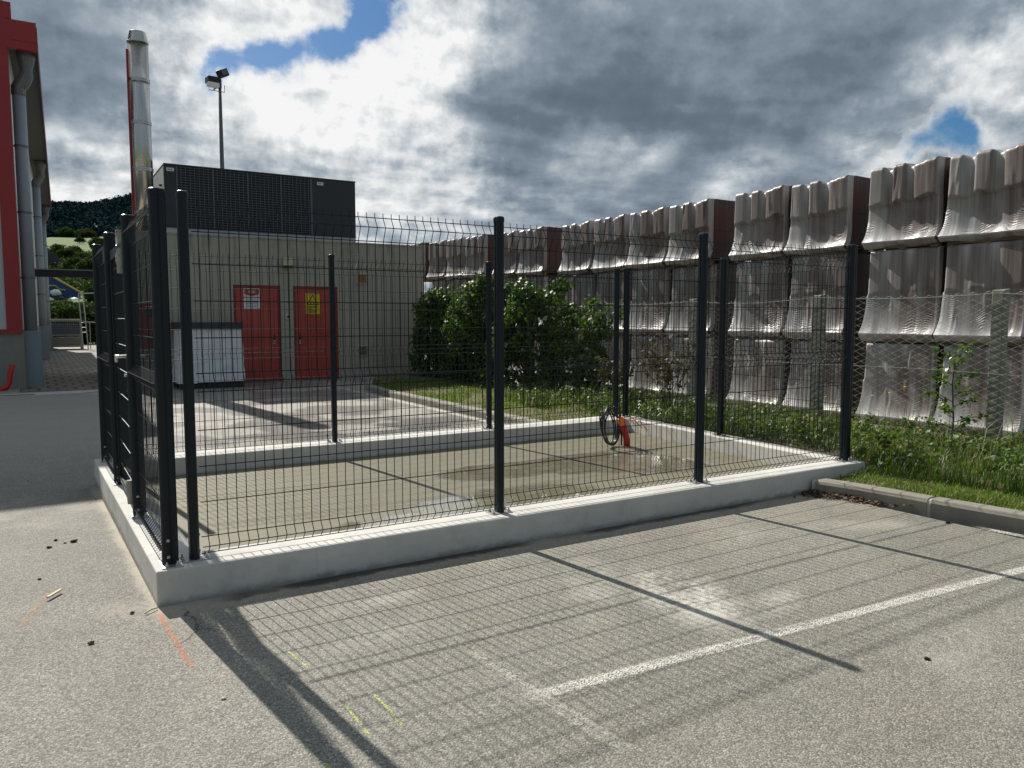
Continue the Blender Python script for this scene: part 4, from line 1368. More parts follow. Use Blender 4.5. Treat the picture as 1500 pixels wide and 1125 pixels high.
# floodlight pole
fp = thing('floodlight_pole', 'tall slim pole with two dark floodlights behind the building', 'floodlight', (5.42, 25, 0))
MB().lathe([(0.11, -0.1), (0.10, 4.0), (0.075, 7.0), (0.055, 10.15)], (5.42, 25, 0), 14).build('pole', M['lamp_grey'], fp, smooth=True)
br = MB()
br.box(5.36, 5.48, 24.95, 25.05, 9.80, 10.12)
br.tube([(5.40, 24.92, 9.86), (5.18, 24.85, 9.70)], 0.026, 6)
br.tube([(5.02, 24.82, 9.80), (5.02, 24.82, 9.66), (5.56, 24.88, 9.66), (5.56, 24.88, 9.90)], 0.014, 6)
br.build('bracket', M['lamp_grey'], fp)
f1 = MB().obox((5.15, 24.8, 9.99), (0.42, 0.40, 0.20), rz=R(8))
f1o = f1.build('floodlight', M['black'], fp, bevel=0.02)
MB().obox((5.14, 24.72, 9.815), (0.38, 0.22, 0.14), rz=R(8)).build('lens', M['lens'], f1o)
f2 = MB().obox((5.50, 24.85, 10.30), (0.38, 0.20, 0.27), ry=R(-28), rz=R(15))
f2o = f2.build('floodlight', M['black'], fp, bevel=0.02)
MB().obox((5.55, 24.74, 10.325), (0.22, 0.02, 0.18), ry=R(-28), rz=R(15)).build('lens', M['lamp_grey'], f2o)

# wrapped white load by the doors
wp = thing('wrapped_load', 'bulky white-wrapped pallet load under a dark blue cover sheet, before the left red door', 'pallet load', (2.87, 14.5, 0))
pl_ = MB()
for y in (14.15, 14.62, 15.05):
    pl_.box(2.18, 3.58, y, y + 0.09, 0.0, 0.10)
for x in np.arange(2.18, 3.5, 0.2):
    pl_.box(x, x + 0.12, 14.13, 15.06, 0.102, 0.125)
pl_.build('pallet', M['black'], wp)


def crumple_box(x0, x1, y0, y1, z0, z1, n=18, amp=0.02, taper=0.03):
    b = MB()
    def face(o_, du, dv, nu, nv, nrm):
        G2 = np.zeros((nu, nv, 3))
        for i in range(nu):
            for j in range(nv):
                G2[i, j] = np.array(o_) + np.array(du) * i / (nu - 1) + np.array(dv) * j / (nv - 1)
        return G2
    faces = [face((x0, y0, z0), (x1 - x0, 0, 0), (0, 0, z1 - z0), n, n, 0), face((x1, y0, z0), (0, y1 - y0, 0), (0, 0, z1 - z0), n, n, 0), face((x1, y1, z0), (x0 - x1, 0, 0), (0, 0, z1 - z0), n, n, 0),
             face((x0, y1, z0), (0, y0 - y1, 0), (0, 0, z1 - z0), n, n, 0), face((x0, y0, z1), (x1 - x0, 0, 0), (0, y1 - y0, 0), n, n, 0)]
    ctr = np.array([(x0 + x1) / 2, (y0 + y1) / 2, 0])
    for G2 in faces:
        ph = G2[..., 0] * 9 + G2[..., 1] * 7
        d = amp * (np.sin(G2[..., 2] * 23 + ph) * np.cos(ph * 1.7 + G2[..., 2] * 5) + 0.6 * np.sin(ph * 3.1 + G2[..., 2] * 11))
        dirv = G2 - ctr
        dirv[..., 2] = 0
        dirv /= np.linalg.norm(dirv, axis=-1, keepdims=True) + 1e-6
        tp = (1 - (G2[..., 2] - z0) / (z1 - z0)) * taper
        G2[...] = G2 + dirv * (d + tp)[..., None]
        b.grid(G2)
    return b


crumple_box(2.20, 3.57, 14.14, 15.04, 0.13, 1.40, 22, 0.010, 0.05).build('wrap', M['sack'], wp, smooth=True)
crumple_box(2.17, 3.60, 14.10, 15.07, 1.36, 1.52, 10, 0.006, 0.0).build('cover_sheet', M['blue_sheet'], wp, smooth=False)
MB().box(2.26, 2.40, 14.075, 14.085, 1.10, 1.30).build('label_sheet', M['white'], wp)

# red cabinet at the left end of the shed
rc = thing('red_cabinet', 'red cabinet with dark windows on the shed wall, seen through the mesh beside the gate', 'cabinet', (1.70, SY, 0.95))
rcm = MB()
rcm.box(1.50, 1.90, SY - 0.30, SY - 0.0135, 0.94, 1.94)
rco = rcm.build('cabinet_body', M['cab_red'], rc, bevel=0.015)
for z in (1.73, 1.45, 1.12):
    MB().box(1.62, 1.76, SY - 0.309, SY - 0.3005, z - 0.10, z + 0.10).build('window', M['black'] if z != 1.45 else M['red_frame'], rc)
MB().box(1.60, 1.80, SY - 0.306, SY - 0.3005, 1.87, 1.885).build('white_strip', M['white'], rc)

# slab and green mat at the right foot of the shed
tag(MB().prism([(6.5, 13.55), (7.75, 13.55), (7.75, 14.3), (6.5, 14.3)], 0.0, 0.10).build('paving_slab', M['yard'], loc=(7.1, 13.9, 0), bevel=0.01), 'flat grey concrete slab lying at the foot of the shed beside the kerb', 'slab')

# ================================================================== LEFT HALL
BY = 16.4
ks = 0.0225


def wx(y):
    return -0.80 + ks * (y - BY)


hall = thing('industrial_hall', 'big industrial hall with pale cladding, red trim and a long row of grey downpipes', 'building', (-1.2, BY, 0))
Yend = 46.0
sidew = MB()
sidew.prism([(wx(BY + 0.3), BY + 0.3), (wx(Yend), Yend), (wx(Yend) - 0.3, Yend), (wx(BY + 0.3) - 0.3, BY + 0.3)], 1.33, 7.7)
sidew.build('side_wall', M['side_wall'], hall)
pl2 = MB()
pl2.prism([(wx(BY) + 0.02, BY + 0.0), (wx(Yend) + 0.02, Yend), (-14, Yend), (-14, BY + 0.0)], -0.1, 1.325)
pl2.build('plinth', M['plinth'], hall)
fc = MB()
# corrugated front cladding
xs = np.arange(-14, -1.19, 0.0755)
prof = []
for i, x in enumerate(xs):
    prof.append((x, BY + (0.0 if (i // 2) % 2 == 0 else 0.035)))
prof.append((-1.10, BY))
G2 = np.array([[(x, y, 1.36) for x, y in prof], [(x, y, 11.0) for x, y in prof]])
fc.grid(G2, flip=True)
fc.build('front_cladding', M['clad'], hall)
rt = MB()
rt.box(-1.10, wx(BY) + 0.0, BY - 0.05, BY + 0.35, 1.36, 8.25)       # corner strip
rt.box(-14, wx(BY), BY - 0.07, BY + 0.05, 1.27, 1.355)                # bottom band
rt.box(wx(BY), -0.235, BY - 0.05, BY + 0.10, 7.62, 8.24)            # eaves return
rt.box(wx(BY) + 0.06, -0.225, BY - 0.065, BY - 0.0505, 7.80, 7.90)
rt.prism([(-1.10, BY - 0.05), (-0.70, BY - 0.05), (-0.70, BY + 0.3), (-1.10, BY + 0.3)], 8.252, 8.6)
rt.box(-14, -1.10, BY - 0.05, BY + 0.05, 8.4, 11.4)
rt.build('red_trim', M['red_trim'], hall)
rv = MB()
rv.prism([(wx(BY) - 0.3, BY + 0.12), (-0.245, BY + 0.12), (-0.245 + ks * (Yend - BY), Yend), (wx(Yend) - 0.3, Yend)], 7.705, 8.1)
rv.prism([(-14, BY + 0.36), (-1.10, BY + 0.36), (-1.10 + ks * (Yend - BY), Yend), (-14, Yend)], 7.705, 10.9)
rv.build('roof', M['soffit'], hall)
fs = MB()
fs.prism([(-0.243, BY + 0.11), (-0.22, BY + 0.11), (-0.22 + ks * (Yend - BY), Yend), (-0.243 + ks * (Yend - BY), Yend)], 7.60, 8.2)
fs.build('fascia', M['fascia'], hall)
for yy in (16.75, 31.0, 44.5):
    px_ = wx(yy) + 0.155
    dp = MB().lathe([(0.135, 1.2), (0.135, 6.75)], (px_, yy, 0), 20)
    dpo = dp.build('downpipe', M['pipe_grey'], hall, smooth=True)
    hp = MB()
    hp.tube([(px_, yy, 6.70), (px_ + 0.0, yy, 6.85), (px_ + 0.10, yy, 7.02), (px_ + 0.16, yy, 7.15), (px_ + 0.17, yy, 7.32)], [0.15, 0.155, 0.16, 0.15, 0.13], 16)
    hp.lathe([(0.13, 7.31), (0.19, 7.55), (0.19, 7.68)], (px_ + 0.17, yy, 0), 16)
    hp.build('hopper', M['zinc'], dpo, smooth=False)
    for z in (2.55, 4.05, 5.55):
        bb = MB().lathe([(0.137, z - 0.02), (0.148, z - 0.02), (0.148, z + 0.02), (0.137, z + 0.02)], (px_, yy, 0), 20)
        bb.box(px_ - 0.20, px_ - 0.14, yy - 0.02, yy + 0.02, z - 0.012, z + 0.012)
        bb.build('pipe_bracket', M['zinc'], dpo)
    gd = MB().prism([(px_ - 0.20, yy - 0.22), (px_ + 0.20, yy - 0.22), (px_ + 0.20, yy + 0.2), (px_ - 0.20, yy + 0.2)], -0.1, 1.32)
    gd.build('pipe_guard', M['guard_grey'], hall, bevel=0.02)
rp = MB()
rp.box(wx(20) - 0.05, 1.25, 20.0, 20.22, 2.74, 2.93)
rpo = rp.build('overhead_duct', M['beam_black'], loc=(0.3, 20.1, 2.74))
tag(rpo, 'black duct bridging between the hall downpipes and the shed above the lane', 'duct')
MB().box(wx(20) - 0.05, 1.25, 19.985, 20.235, 2.9305, 2.96).build('flange', M['beam_pale'], rpo)
hs = MB().tube([(-1.34, 15.9, 0.0), (-1.29, 15.9, 0.03), (-1.16, 15.92, 0.06), (-1.10, 15.95, 0.16), (-1.08, 15.97, 0.35), (-1.02, 16.0, 0.57)], 0.055, 10)
tag(hs.build('bent_red_pipe', M['conduit_red'], smooth=True, loc=(-1.2, 15.9, 0)), 'short bent red pipe standing by the concrete foot of the hall', 'pipe')
dn = thing('drain_channel', 'pale concrete drain channel with a black slotted grate across the lane', 'drain', (-0.3, 14.4, 0))
MB().prism([(-3.0, 14.25), (0.1, 14.30), (1.3, 14.9), (1.3, 15.2), (-0.2, 14.95), (-3.0, 14.75)], -0.05, 0.012).build('channel_edge', M['drain'], dn)
gt2 = MB()
gt2.box(-3.0, -0.62, 14.36, 14.50, 0.0122, 0.0152)
gt2.build('grate', M['grate'], dn)
gb = MB()
for x in np.arange(-2.98, -0.64, 0.05):
    gb.box(x, x + 0.018, 14.37, 14.49, 0.0155, 0.022)
gb.build('grate_bars', M['zinc'], dn)

# ================================================================== FAR THINGS BEYOND THE LANE
cg = thing('metal_crate', 'dull metal stillage crate with blue contents at the end of the paved lane', 'crate', (0.75, 42.4, 0))
cm = MB()
for (x, y) in ((0.05, 42), (1.44, 42), (0.05, 42.9), (1.44, 42.9)):
    cm.box(x - 0.03, x + 0.03, y - 0.03, y + 0.03, 0.0, 1.5)
for z in (0.12, 0.72, 1.46):
    cm.box(0.08, 1.41, 41.98, 42.02, z, z + 0.06)
    cm.box(0.08, 1.41, 42.88, 42.92, z, z + 0.06)
    cm.box(0.03, 0.07, 42.03, 42.87, z, z + 0.06)
    cm.box(1.42, 1.46, 42.03, 42.87, z, z + 0.06)
cm.build('frame', M['cage_metal'], cg)
pn = MB()
for x in np.arange(0.12, 1.41, 0.09):
    pn.box(x, x + 0.012, 42.005, 42.015, 0.18, 1.46)
for z in np.arange(0.2, 1.45, 0.09):
    pn.box(0.08, 1.41, 41.992, 42.003, z, z + 0.012)
pn.build('wire_side', M['cage_metal'], cg)
MB().box(0.12, 1.38, 42.1, 42.8, 0.75, 1.30).build('contents', M['cage_blue'], cg)
MB().box(0.12, 1.38, 42.1, 42.8, 0.2, 0.62).build('lower_contents', M['cage_metal'], cg)
MB().box(0.02, 1.40, 41.95, 42.95, 1.525, 1.60).build('lid', M['roof_edge'], cg)
sf = thing('scaffold_frame', 'thin pale tubular scaffold frame standing beside the metal crate', 'frame', (1.7, 41, 0))
sm = MB()
for x in (1.36, 1.55):
    sm.tube([(x + (0.14 if x > 1.5 else 0.1), 41, 0.0), (x, 41, 2.9)], 0.028, 8)
for z in (0.9, 1.15, 1.4):
    sm.tube([(1.42, 41, z), (1.62, 41, z)], 0.02, 6)
sm.tube([(1.36, 41, 2.9), (2.6, 41, 2.95)], 0.03, 8)
sm.tube([(1.5, 41, 1.45), (2.6, 41, 1.38)], 0.03, 8)
for x in (1.8, 2.1, 2.5):
    sm.tube([(x, 41, 1.42), (x, 41, 0.0)], 0.022, 6)
sm.build('tube_frame', M['galv'], sf)

bn = thing('blue_barn', 'blue gabled barn with yellow edge trim far beyond the lane', 'barn', (-1.0, 82, 2.6))
b_ = MB()
gp = [(-6, 2.6), (3.1, 2.6), (3.1, 4.1), (-1.5, 7.0), (-6, 4.2)]
b_.add([(x, 80, z) for x, z in gp] + [(x, 92, z) for x, z in gp], [(0, 1, 2, 3, 4), (9, 8, 7, 6, 5)] + [(i, 5 + i, 5 + (i + 1) % 5, (i + 1) % 5) for i in range(5)])
b_.build('barn_wall', M['barn_blue'], bn)
yb = MB()
yb.tube([(3.2, 79.9, 4.05), (-1.5, 79.9, 7.08)], 0.10, 6)
yb.tube([(-6, 79.9, 4.70), (1.05, 79.9, 4.70), (1.45, 79.9, 4.35), (1.9, 79.9, 4.30)], 0.07, 6)
yb.build('yellow_trim', M['barn_yellow'], bn)
MB().tube([(0.9, 79.88, 3.95), (0.9, 79.84, 3.95)], 0.17, 12).build('round_badge', M['barn_yellow'], bn)
BGRP = 'wrapped bundles lying before the blue barn'
for i, (x, z, r_, mt, lb) in enumerate(((0.55, 3.05, 0.62, 'bale_white', 'leftmost white wrapped bundle before the blue barn'), (1.25, 3.35, 0.50, 'black', 'black wrapped bundle between the white ones before the blue barn'),
                                        (1.05, 4.0, 0.38, 'bale_white', 'small white wrapped bundle on top of the black one'), (2.45, 3.15, 0.52, 'bale_white', 'rightmost white wrapped bundle by the barn corner'))):
    bl = MB()
    u_ = np.linspace(0, 2 * np.pi, 15)
    v_ = np.linspace(0.05, np.pi - 0.05, 9)
    U_, V_ = np.meshgrid(u_, v_)
    rr = r_ * (1 + 0.10 * np.sin(U_ * 3 + i) * np.sin(V_ * 4))
    rr[:, -1] = rr[:, 0]
    bl.grid(np.stack([x + rr * 1.2 * np.sin(V_) * np.cos(U_), 78.6 + rr * np.sin(V_) * np.sin(U_), z + rr * 0.85 * np.cos(V_)], -1))
    tag(bl.build('wrapped_bundle', M[mt], smooth=True, loc=(x, 78.6, z - r_)), lb, 'bundle', BGRP)

hz0 = float(terr(1.2, 121.0))
ho = thing('small_house', 'small dark grey house with a sloping roof among trees on the hillside', 'house', (0.6, 116, hz0))
hb = MB()
hb.box(-3.0, 2.2, 116, 122, hz0 - 1.0, hz0 + 1.6)
hb.build('house_wall', M['stone_grey'], ho)
hr = MB()
hr.add([(-4.6, 115.5, hz0 + 1.55), (3.4, 115.5, hz0 + 0.6), (0.9, 115.5, hz0 + 3.2), (-4.6, 115.5, hz0 + 3.2), (-4.6, 122.5, hz0 + 1.55), (3.4, 122.5, hz0 + 0.6), (0.9, 122.5, hz0 + 3.2), (-4.6, 122.5, hz0 + 3.2)],
       [(0, 1, 2, 3), (7, 6, 5, 4), (0, 4, 5, 1), (1, 5, 6, 2), (2, 6, 7, 3), (3, 7, 4, 0)])
hr.build('roof', M['roof_tile'], ho)
MB().box(0.8, 2.0, 115.4, 115.49, hz0 + 1.4, hz0 + 2.3).build('window', M['glass_dark'], ho)
MB().box(-2.8, 2.1, 115.9, 115.99, hz0 + 0.2, hz0 + 0.55).build('terracotta_band', M['terracotta'], ho)


# ---------------------------------------------------------------- foliage
def leaf_cloud(pts, nrm, size, jitter=0.8, aspect=1.25):
    """kite-shaped leaves at pts roughly facing nrm"""
    n = len(pts)
    nn = nrm + rng.normal(0, jitter, (n, 3))
    nn /= np.linalg.norm(nn, axis=1)[:, None] + 1e-9
    a = np.cross(nn, rng.normal(0, 1, (n, 3)))
    a /= np.linalg.norm(a, axis=1)[:, None] + 1e-9
    b = np.cross(nn, a)
    s_ = size * rng.uniform(0.6, 1.35, n)[:, None]
    v0 = pts - a * s_ * 0.55 * aspect
    v1 = pts + b * s_ * 0.5 - a * s_ * 0.1 + nn * s_ * 0.10
    v2 = pts + a * s_ * 0.6 * aspect
    v3 = pts - b * s_ * 0.5 - a * s_ * 0.1 + nn * s_ * 0.10
    V = np.stack([v0, v1, v2, v3], 1).reshape(-1, 3)
    F = np.arange(4 * n).reshape(-1, 4)
    return V, F


def clumps(ctrs, rad, per):
    """points on and in clump spheres, with outward normals"""
    k = len(ctrs)
    d = rng.normal(0, 1, (k, per, 3))
    d /= np.linalg.norm(d, axis=2)[..., None]
    r_ = rad[:, None, None] * rng.uniform(0.35, 1.0, (k, per, 1)) ** 0.5
    P_ = ctrs[:, None, :] + d * r_
    return P_.reshape(-1, 3), d.reshape(-1, 3)


def tree(name, label, x, y, h, cr, mat, n_cl=36, per=42, lsize=0.5, trunk=True, group='trees on the hillside beyond the lane', ground=None):
    az_ = math.degrees(math.atan2(x - CX, y - CY))
    rr_ = math.hypot(x - CX, y - CY)
    z0 = float(terr(az_, rr_)) if ground is None else ground
    t_ = thing(name, label, 'tree', (x, y, z0), group)
    tr_ = MB()
    tr_.tube([(x, y, z0 - 0.3), (x + 0.05 * h * 0.2, y, z0 + h * 0.35), (x, y, z0 + h * 0.75)], [h * 0.035, h * 0.026, h * 0.010], 7)
    for k_ in range(5):
        a = rng.uniform(0, 2 * np.pi)
        z1 = z0 + h * rng.uniform(0.3, 0.55)
        tr_.tube([(x, y, z1), (x + math.cos(a) * cr * 0.35, y + math.sin(a) * cr * 0.35, z1 + h * 0.13), (x + math.cos(a) * cr * 0.7, y + math.sin(a) * cr * 0.7, z1 + h * 0.2)], [h * 0.014, h * 0.009, h * 0.004], 5)
    tr_.build('trunk', M['bark'], t_)
    th_ = rng.uniform(0, 2 * np.pi, n_cl)
    ph = rng.uniform(-0.75, 1.0, n_cl)
    rad = np.sqrt(np.clip(1 - ph ** 2, 0, 1)) * cr * rng.uniform(0.45, 0.95, n_cl)
    ctr = np.stack([x + rad * np.cos(th_), y + rad * np.sin(th_), z0 + h * 0.58 + ph * h * 0.36], 1)
    P_, Nn = clumps(ctr, rng.uniform(0.18, 0.36, n_cl) * cr, per)
    V, F = leaf_cloud(P_, Nn, lsize)
    quads_mesh(V, F, 'crown', mat, t_)
    return t_


def at_az(az, r):
    return CX + r * math.sin(R(az)), CY + r * math.cos(R(az))


TL = [(1.75, 150, 2.4, 1.8, 'tree_leaf', 'broad dark tree on the slope just right of the small house'),
      (2.75, 130, 2.2, 1.6, 'tree_leaf', 'rounded dark green tree in front of the meadow, left of the brownish tree'),
      (3.35, 122, 2.2, 1.5, 'brown_leaf', 'brownish green tree nearest the fence posts on the slope'),
      (2.2, 178, 2.2, 1.8, 'brown_leaf', 'olive brown tree at the lower edge of the bright meadow'),
      (1.25, 170, 2.6, 1.8, 'tree_leaf', 'dark tree at the lower left of the bright meadow by the downpipes'),
      (2.55, 268, 2.0, 1.5, 'tree_leaf', 'lone small dark tree standing in the middle of the bright meadow'),
      (1.85, 342, 3.8, 3.4, 'tree_leaf', 'big dark tree at the upper left edge of the bright meadow'),
      (3.0, 346, 3.8, 3.4, 'brown_leaf', 'paler tree at the upper right edge of the bright meadow'),
      (2.45, 350, 3.2, 3.0, 'tree_leaf', 'dark tree between the two trees along the top of the bright meadow'),
      (3.6, 215, 3.0, 2.4, 'tree_leaf', 'dark tree on the slope half hidden behind the far left fence post'),
      (3.05, 98, 2.8, 1.7, 'tree_leaf', 'dark bushy tree right of the blue barn roof'),
      (2.35, 108, 2.4, 1.7, 'tree_leaf', 'dark rounded tree directly above the blue barn roof edge')]
for (az_, r_, h_, cr_, mt, lb) in TL:
    x, y = at_az(az_, r_)
    tree('hillside_tree', lb, x, y, h_, cr_, M[mt], 46, 60, 0.10 * cr_)


def shrub(name, label, cat, x0, x1, y0, y1, z0, z1, mat, n_cl, per, lsize, cr=0.45, group=None, dens=None):
    t_ = thing(name, label, cat, ((x0 + x1) / 2, (y0 + y1) / 2, z0), group)
    c = np.stack([rng.uniform(x0, x1, n_cl), rng.uniform(y0, y1, n_cl), rng.uniform(z0, z1, n_cl)], 1)
    if dens is not None:
        c = c[dens(c)]
    P_, Nn = clumps(c, rng.uniform(0.5, 1.0, len(c)) * cr, per)
    P_[:, 2] = np.maximum(P_[:, 2], z0)
    V, F = leaf_cloud(P_, Nn, lsize)
    quads_mesh(V, F, 'foliage', mat, t_)
    return t_


hg = shrub('hedge', 'dense unclipped green hedge bank behind the metal crate', 'hedge', 0.0, 5.5, 50.5, 53.0, -0.1, 2.35, M['tree_leaf'], 190, 70, 0.13, 0.5)
shrub('dark_bush', 'dark spreading bush between the blue barn and the scaffold frame', 'bush', 3.35, 6.0, 70, 74, 2.2, 4.2, M['tree_leaf'], 80, 70, 0.2, 0.8)

# scrub covering the lower slope
ns_ = 620
azw = rng.uniform(0.3, 4.6, ns_)
rw = rng.choice([0, 1, 1], ns_)
rw = np.where(rw == 0, rng.uniform(57, 72, ns_), rng.uniform(88, 192, ns_))
sz = np.where(rw < 80, rng.uniform(0.2, 0.45, ns_), rng.uniform(0.5, 1.3, ns_))
ctr = np.stack([CX + rw * np.sin(np.radians(azw)), CY + rw * np.cos(np.radians(azw)), terr(azw, rw) + sz * 0.5], 1)
P_, Nn = clumps(ctr, sz, 44)
V, F = leaf_cloud(P_, Nn, 0.22, 0.7)
tag(quads_mesh(V, F, 'scrub', M['tree_leaf']), 'dark green scrub covering the lower hillside below the meadow', 'scrub', None, 'stuff')

# far wood on the ridge: one mass
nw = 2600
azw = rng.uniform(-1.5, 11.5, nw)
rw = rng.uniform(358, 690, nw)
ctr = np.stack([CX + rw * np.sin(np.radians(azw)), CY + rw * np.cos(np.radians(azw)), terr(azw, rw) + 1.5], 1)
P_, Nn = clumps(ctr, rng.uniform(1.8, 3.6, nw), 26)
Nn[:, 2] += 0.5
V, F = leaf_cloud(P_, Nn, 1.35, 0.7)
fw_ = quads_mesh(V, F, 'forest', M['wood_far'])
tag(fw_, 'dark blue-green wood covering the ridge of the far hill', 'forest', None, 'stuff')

# ================================================================== STACKED PALLETS
def wrap_pair(seed, lower, W_=1.10, D_=1.0, H=1.16, z0=0.13):
    """film-wrapped tile load; front face at x=0 facing -x, left edge y=0, right edge y=-W"""
    r_ = np.random.default_rng(seed)
    ns, ntt = 85, 50
    s_ = np.linspace(0, 1, ns)
    b = [0.0, 0.33 + r_.uniform(-0.03, 0.03), 0.66 + r_.uniform(-0.03, 0.03), 1.0]
    lob = np.zeros(ns)
    top = np.zeros(ns)
    for k_ in range(3):
        m_ = (s_ >= b[k_]) & (s_ <= b[k_ + 1])
        u = (s_[m_] - b[k_]) / (b[k_ + 1] - b[k_])
        if k_ < 2:
            # flat-topped column on the left, film slung across the hollow on the right
            e1, e2 = r_.uniform(0.48, 0.58), r_.uniform(0.76, 0.86)
            prof_ = np.interp(u, [0, 0.03, 0.07, e1, e1 + 0.05, e2, 0.94, 1.0], [0.50, 0.90, 1.0, 0.97, 0.74, 0.16, 0.22, 0.50])
            hh_ = r_.uniform(0.85, 1.15)
            tp_ = np.interp(u, [0, 0.04, 0.10, e1, e1 + 0.06, e2, 0.92, 1.0], [0.028, 0.050, 0.056 * hh_, 0.059 * hh_, 0.044, r_.uniform(0.004, 0.016), 0.018, 0.028])
        else:
            prof_ = np.interp(u, [0, 0.10, 0.22, 0.70, 0.90, 1.0], [0.55, 0.70, 0.78, 0.86, 0.80, 0.40])
            tp_ = np.interp(u, [0, 0.15, 0.40, 0.48, 0.75, 0.94, 1.0], [0.030, 0.036, 0.046, 0.064, 0.066, 0.080, 0.070])
        lob[m_] = prof_
        top[m_] = tp_
    ker = np.array([0, 1, 3, 1, 0]) / 5.0
    lob = np.convolve(np.pad(lob, 2, 'edge'), ker, 'valid')
    top = np.convolve(np.pad(top, 2, 'edge'), ker, 'valid')
    top = top * r_.uniform(0.8, 1.15) + r_.uniform(-0.006, 0.006) - 0.02
    amp = 0.062
    if lower:
        top = top * 0.1 - 0.015
        amp = 0.018
    ts = 0.50 + r_.uniform(-0.03, 0.03)
    tstep = ts + 0.06 * (s_ - 0.4) + 0.010 * np.sin(s_ * 19 + seed)
    t_ = np.linspace(0, 1, ntt)
    S_, T_ = np.meshgrid(s_, t_, indexing='ij')
    up = np.clip((T_ - tstep[:, None]) / 0.02, 0, 1)
    sag = 1.0 - 0.58 * np.sin(np.clip(S_, 0, 1) * np.pi) ** 2        # flare strongest at the corners
    flare = np.exp(-T_ / (0.085 + 0.10 * (1 - S_) ** 4)) * sag
    hemw = 1 + 0.10 * np.sin(S_ * 11 + seed * 1.3) + 0.04 * np.sin(S_ * 37 + seed)
    step_ = 0.020 if not lower else 0.006
    out = up * (step_ + amp * lob[:, None]) + (1 - up) * (0.008 * np.sin(S_ * 7 + seed) + 0.35 * amp * lob[:, None] * np.clip(T_ / 0.5, 0, 1)) + flare * 0.125 * hemw
    out += 0.003 * np.sin(T_ * 23 + S_ * 11 + seed) * (1 - up)
    round_ = np.clip((T_ - 0.965) / 0.035, 0, 1)
    out -= 0.035 * round_ ** 2
    # creases and small slack folds in the film
    for _q in range(9):
        cs, ct = r_.uniform(0.05, 0.95), r_.uniform(0.08, 0.9)
        out += r_.uniform(-0.012, 0.014) * np.exp(-((S_ - cs - r_.uniform(-0.15, 0.15) * (T_ - ct)) / r_.uniform(0.012, 0.03)) ** 2 - ((T_ - ct) / r_.uniform(0.10, 0.25)) ** 2)
    corner = np.clip((0.03 - S_) / 0.03, 0, 1) ** 2 + np.clip((S_ - 0.97) / 0.03, 0, 1) ** 2
    out -= 0.03 * corner * up
    lean = 0.035 * (1 - T_) * (1 - S_) ** 2
    yy = -S_ * W_ + np.clip(1 - S_ / 0.12, 0, 1) * (0.05 * np.exp(-T_ / 0.14) + 0.012 * (1 - up)) + lean * 0.4 - np.clip((S_ - 0.9) / 0.1, 0, 1) * (0.02 * flare)
    ztop = H + top
    zz_ = z0 + T_ * (ztop[:, None] - z0)
    F_ = np.stack([-out, yy, zz_], -1)
    hollow = np.clip(0.75 - lob, 0, 1)[:, None] * 1.1
    milk_glint = np.clip(np.exp(-T_ / (0.075 + 0.22 * (1 - S_) ** 3)) * (0.55 + 0.65 * (1 - S_) ** 2) + up * hollow * np.clip((T_ - 0.62) / 0.38, 0, 1) ** 1.5 + np.clip(1 - S_ / 0.035, 0, 1) * 0.8 + np.clip((S_ - 0.975) / 0.025, 0, 1) * 0.4, 0, 1)  # milky slack film, with edge and skirt highlights painted in
    mb_ = MB()
    mk = []
    mb_.grid(F_, 0)
    mk.append(milk_glint.ravel())
    h0 = F_[:, 0]
    h1 = h0 + np.stack([np.full(ns, 0.014), np.zeros(ns), -0.026 - 0.006 * np.sin(s_ * 29)], -1)
    h2 = h0 + np.stack([np.full(ns, 0.085), np.zeros(ns), -0.085 + 0.016 * np.sin(s_ * 9 + seed)], -1)
    mb_.grid(np.stack([h2, h1, h0], 1), 0)
    mk.append(np.tile([0.0, 0.15, 0.9], ns))
    e_ = F_[:, -1]
    dd = np.linspace(0, 1, 7)
    Tg = np.zeros((ns, 7, 3))
    for j, q in enumerate(dd):
        Tg[:, j, 0] = e_[:, 0] * (1 - q) + D_ * q
        Tg[:, j, 1] = e_[:, 1]
        Tg[:, j, 2] = e_[:, 2] + 0.012 * (1 if 0 < j < 6 else 0) - 0.02 * math.sin(q * np.pi) * 0.5
    mb_.grid(Tg, 0)
    mk.append(np.repeat(np.clip(0.4 + hollow[:, 0], 0, 1), 7))
    for side, mi in ((0, 1), (-1, 1)):
        ed = F_[side]
        nx = 10
        Sg = np.zeros((nx, ntt, 3))
        for i, q in enumerate(np.linspace(0, 1, nx)):
            Sg[i, :, 0] = ed[:, 0] * (1 - q) + (D_ + 0.06 * np.exp(-t_ / 0.11)) * q
            bow = 0.03 * np.exp(-t_ / 0.15) * math.sin(q * np.pi) * (1 if side == 0 else -1)
            Sg[i, :, 1] = ed[:, 1] + bow
            Sg[i, :, 2] = ed[:, 2]
        mb_.grid(Sg[:2], 0, flip=(side == 0))
        mk.append(np.full(2 * ntt, 0.55))
        mb_.grid(Sg[1:], mi, flip=(side == 0))
        mk.append(np.full(9 * ntt, 0.3))
    Bk = np.array([[(D_ + 0.06 * math.exp(-q / 0.11), F_[0, 0, 1] * (1 - u) + F_[-1, 0, 1] * u, z0 + q * (H - z0)) for q in np.linspace(0, 1, 8)] for u in np.linspace(0, 1, 4)])
    mb_.grid(Bk, 0, flip=True)
    mk.append(np.full(32, 0.3))
    pw = MB()
    for x in (0.02, D_ / 2 - 0.05, D_ - 0.12):
        pw.box(x, x + 0.10, -W_ + 0.0, 0.02, 0.022, 0.095)
    for y in np.linspace(0.02, -W_ + 0.1, 7):
        pw.box(0.0, D_, y - 0.10, y, 0.0955, 0.117)
    for y in (0.02, -W_ / 2 + 0.05, -W_ + 0.10):
        pw.box(0.0, D_, y - 0.10, y, 0.0, 0.0215)
    return mb_, pw, np.concatenate(mk)


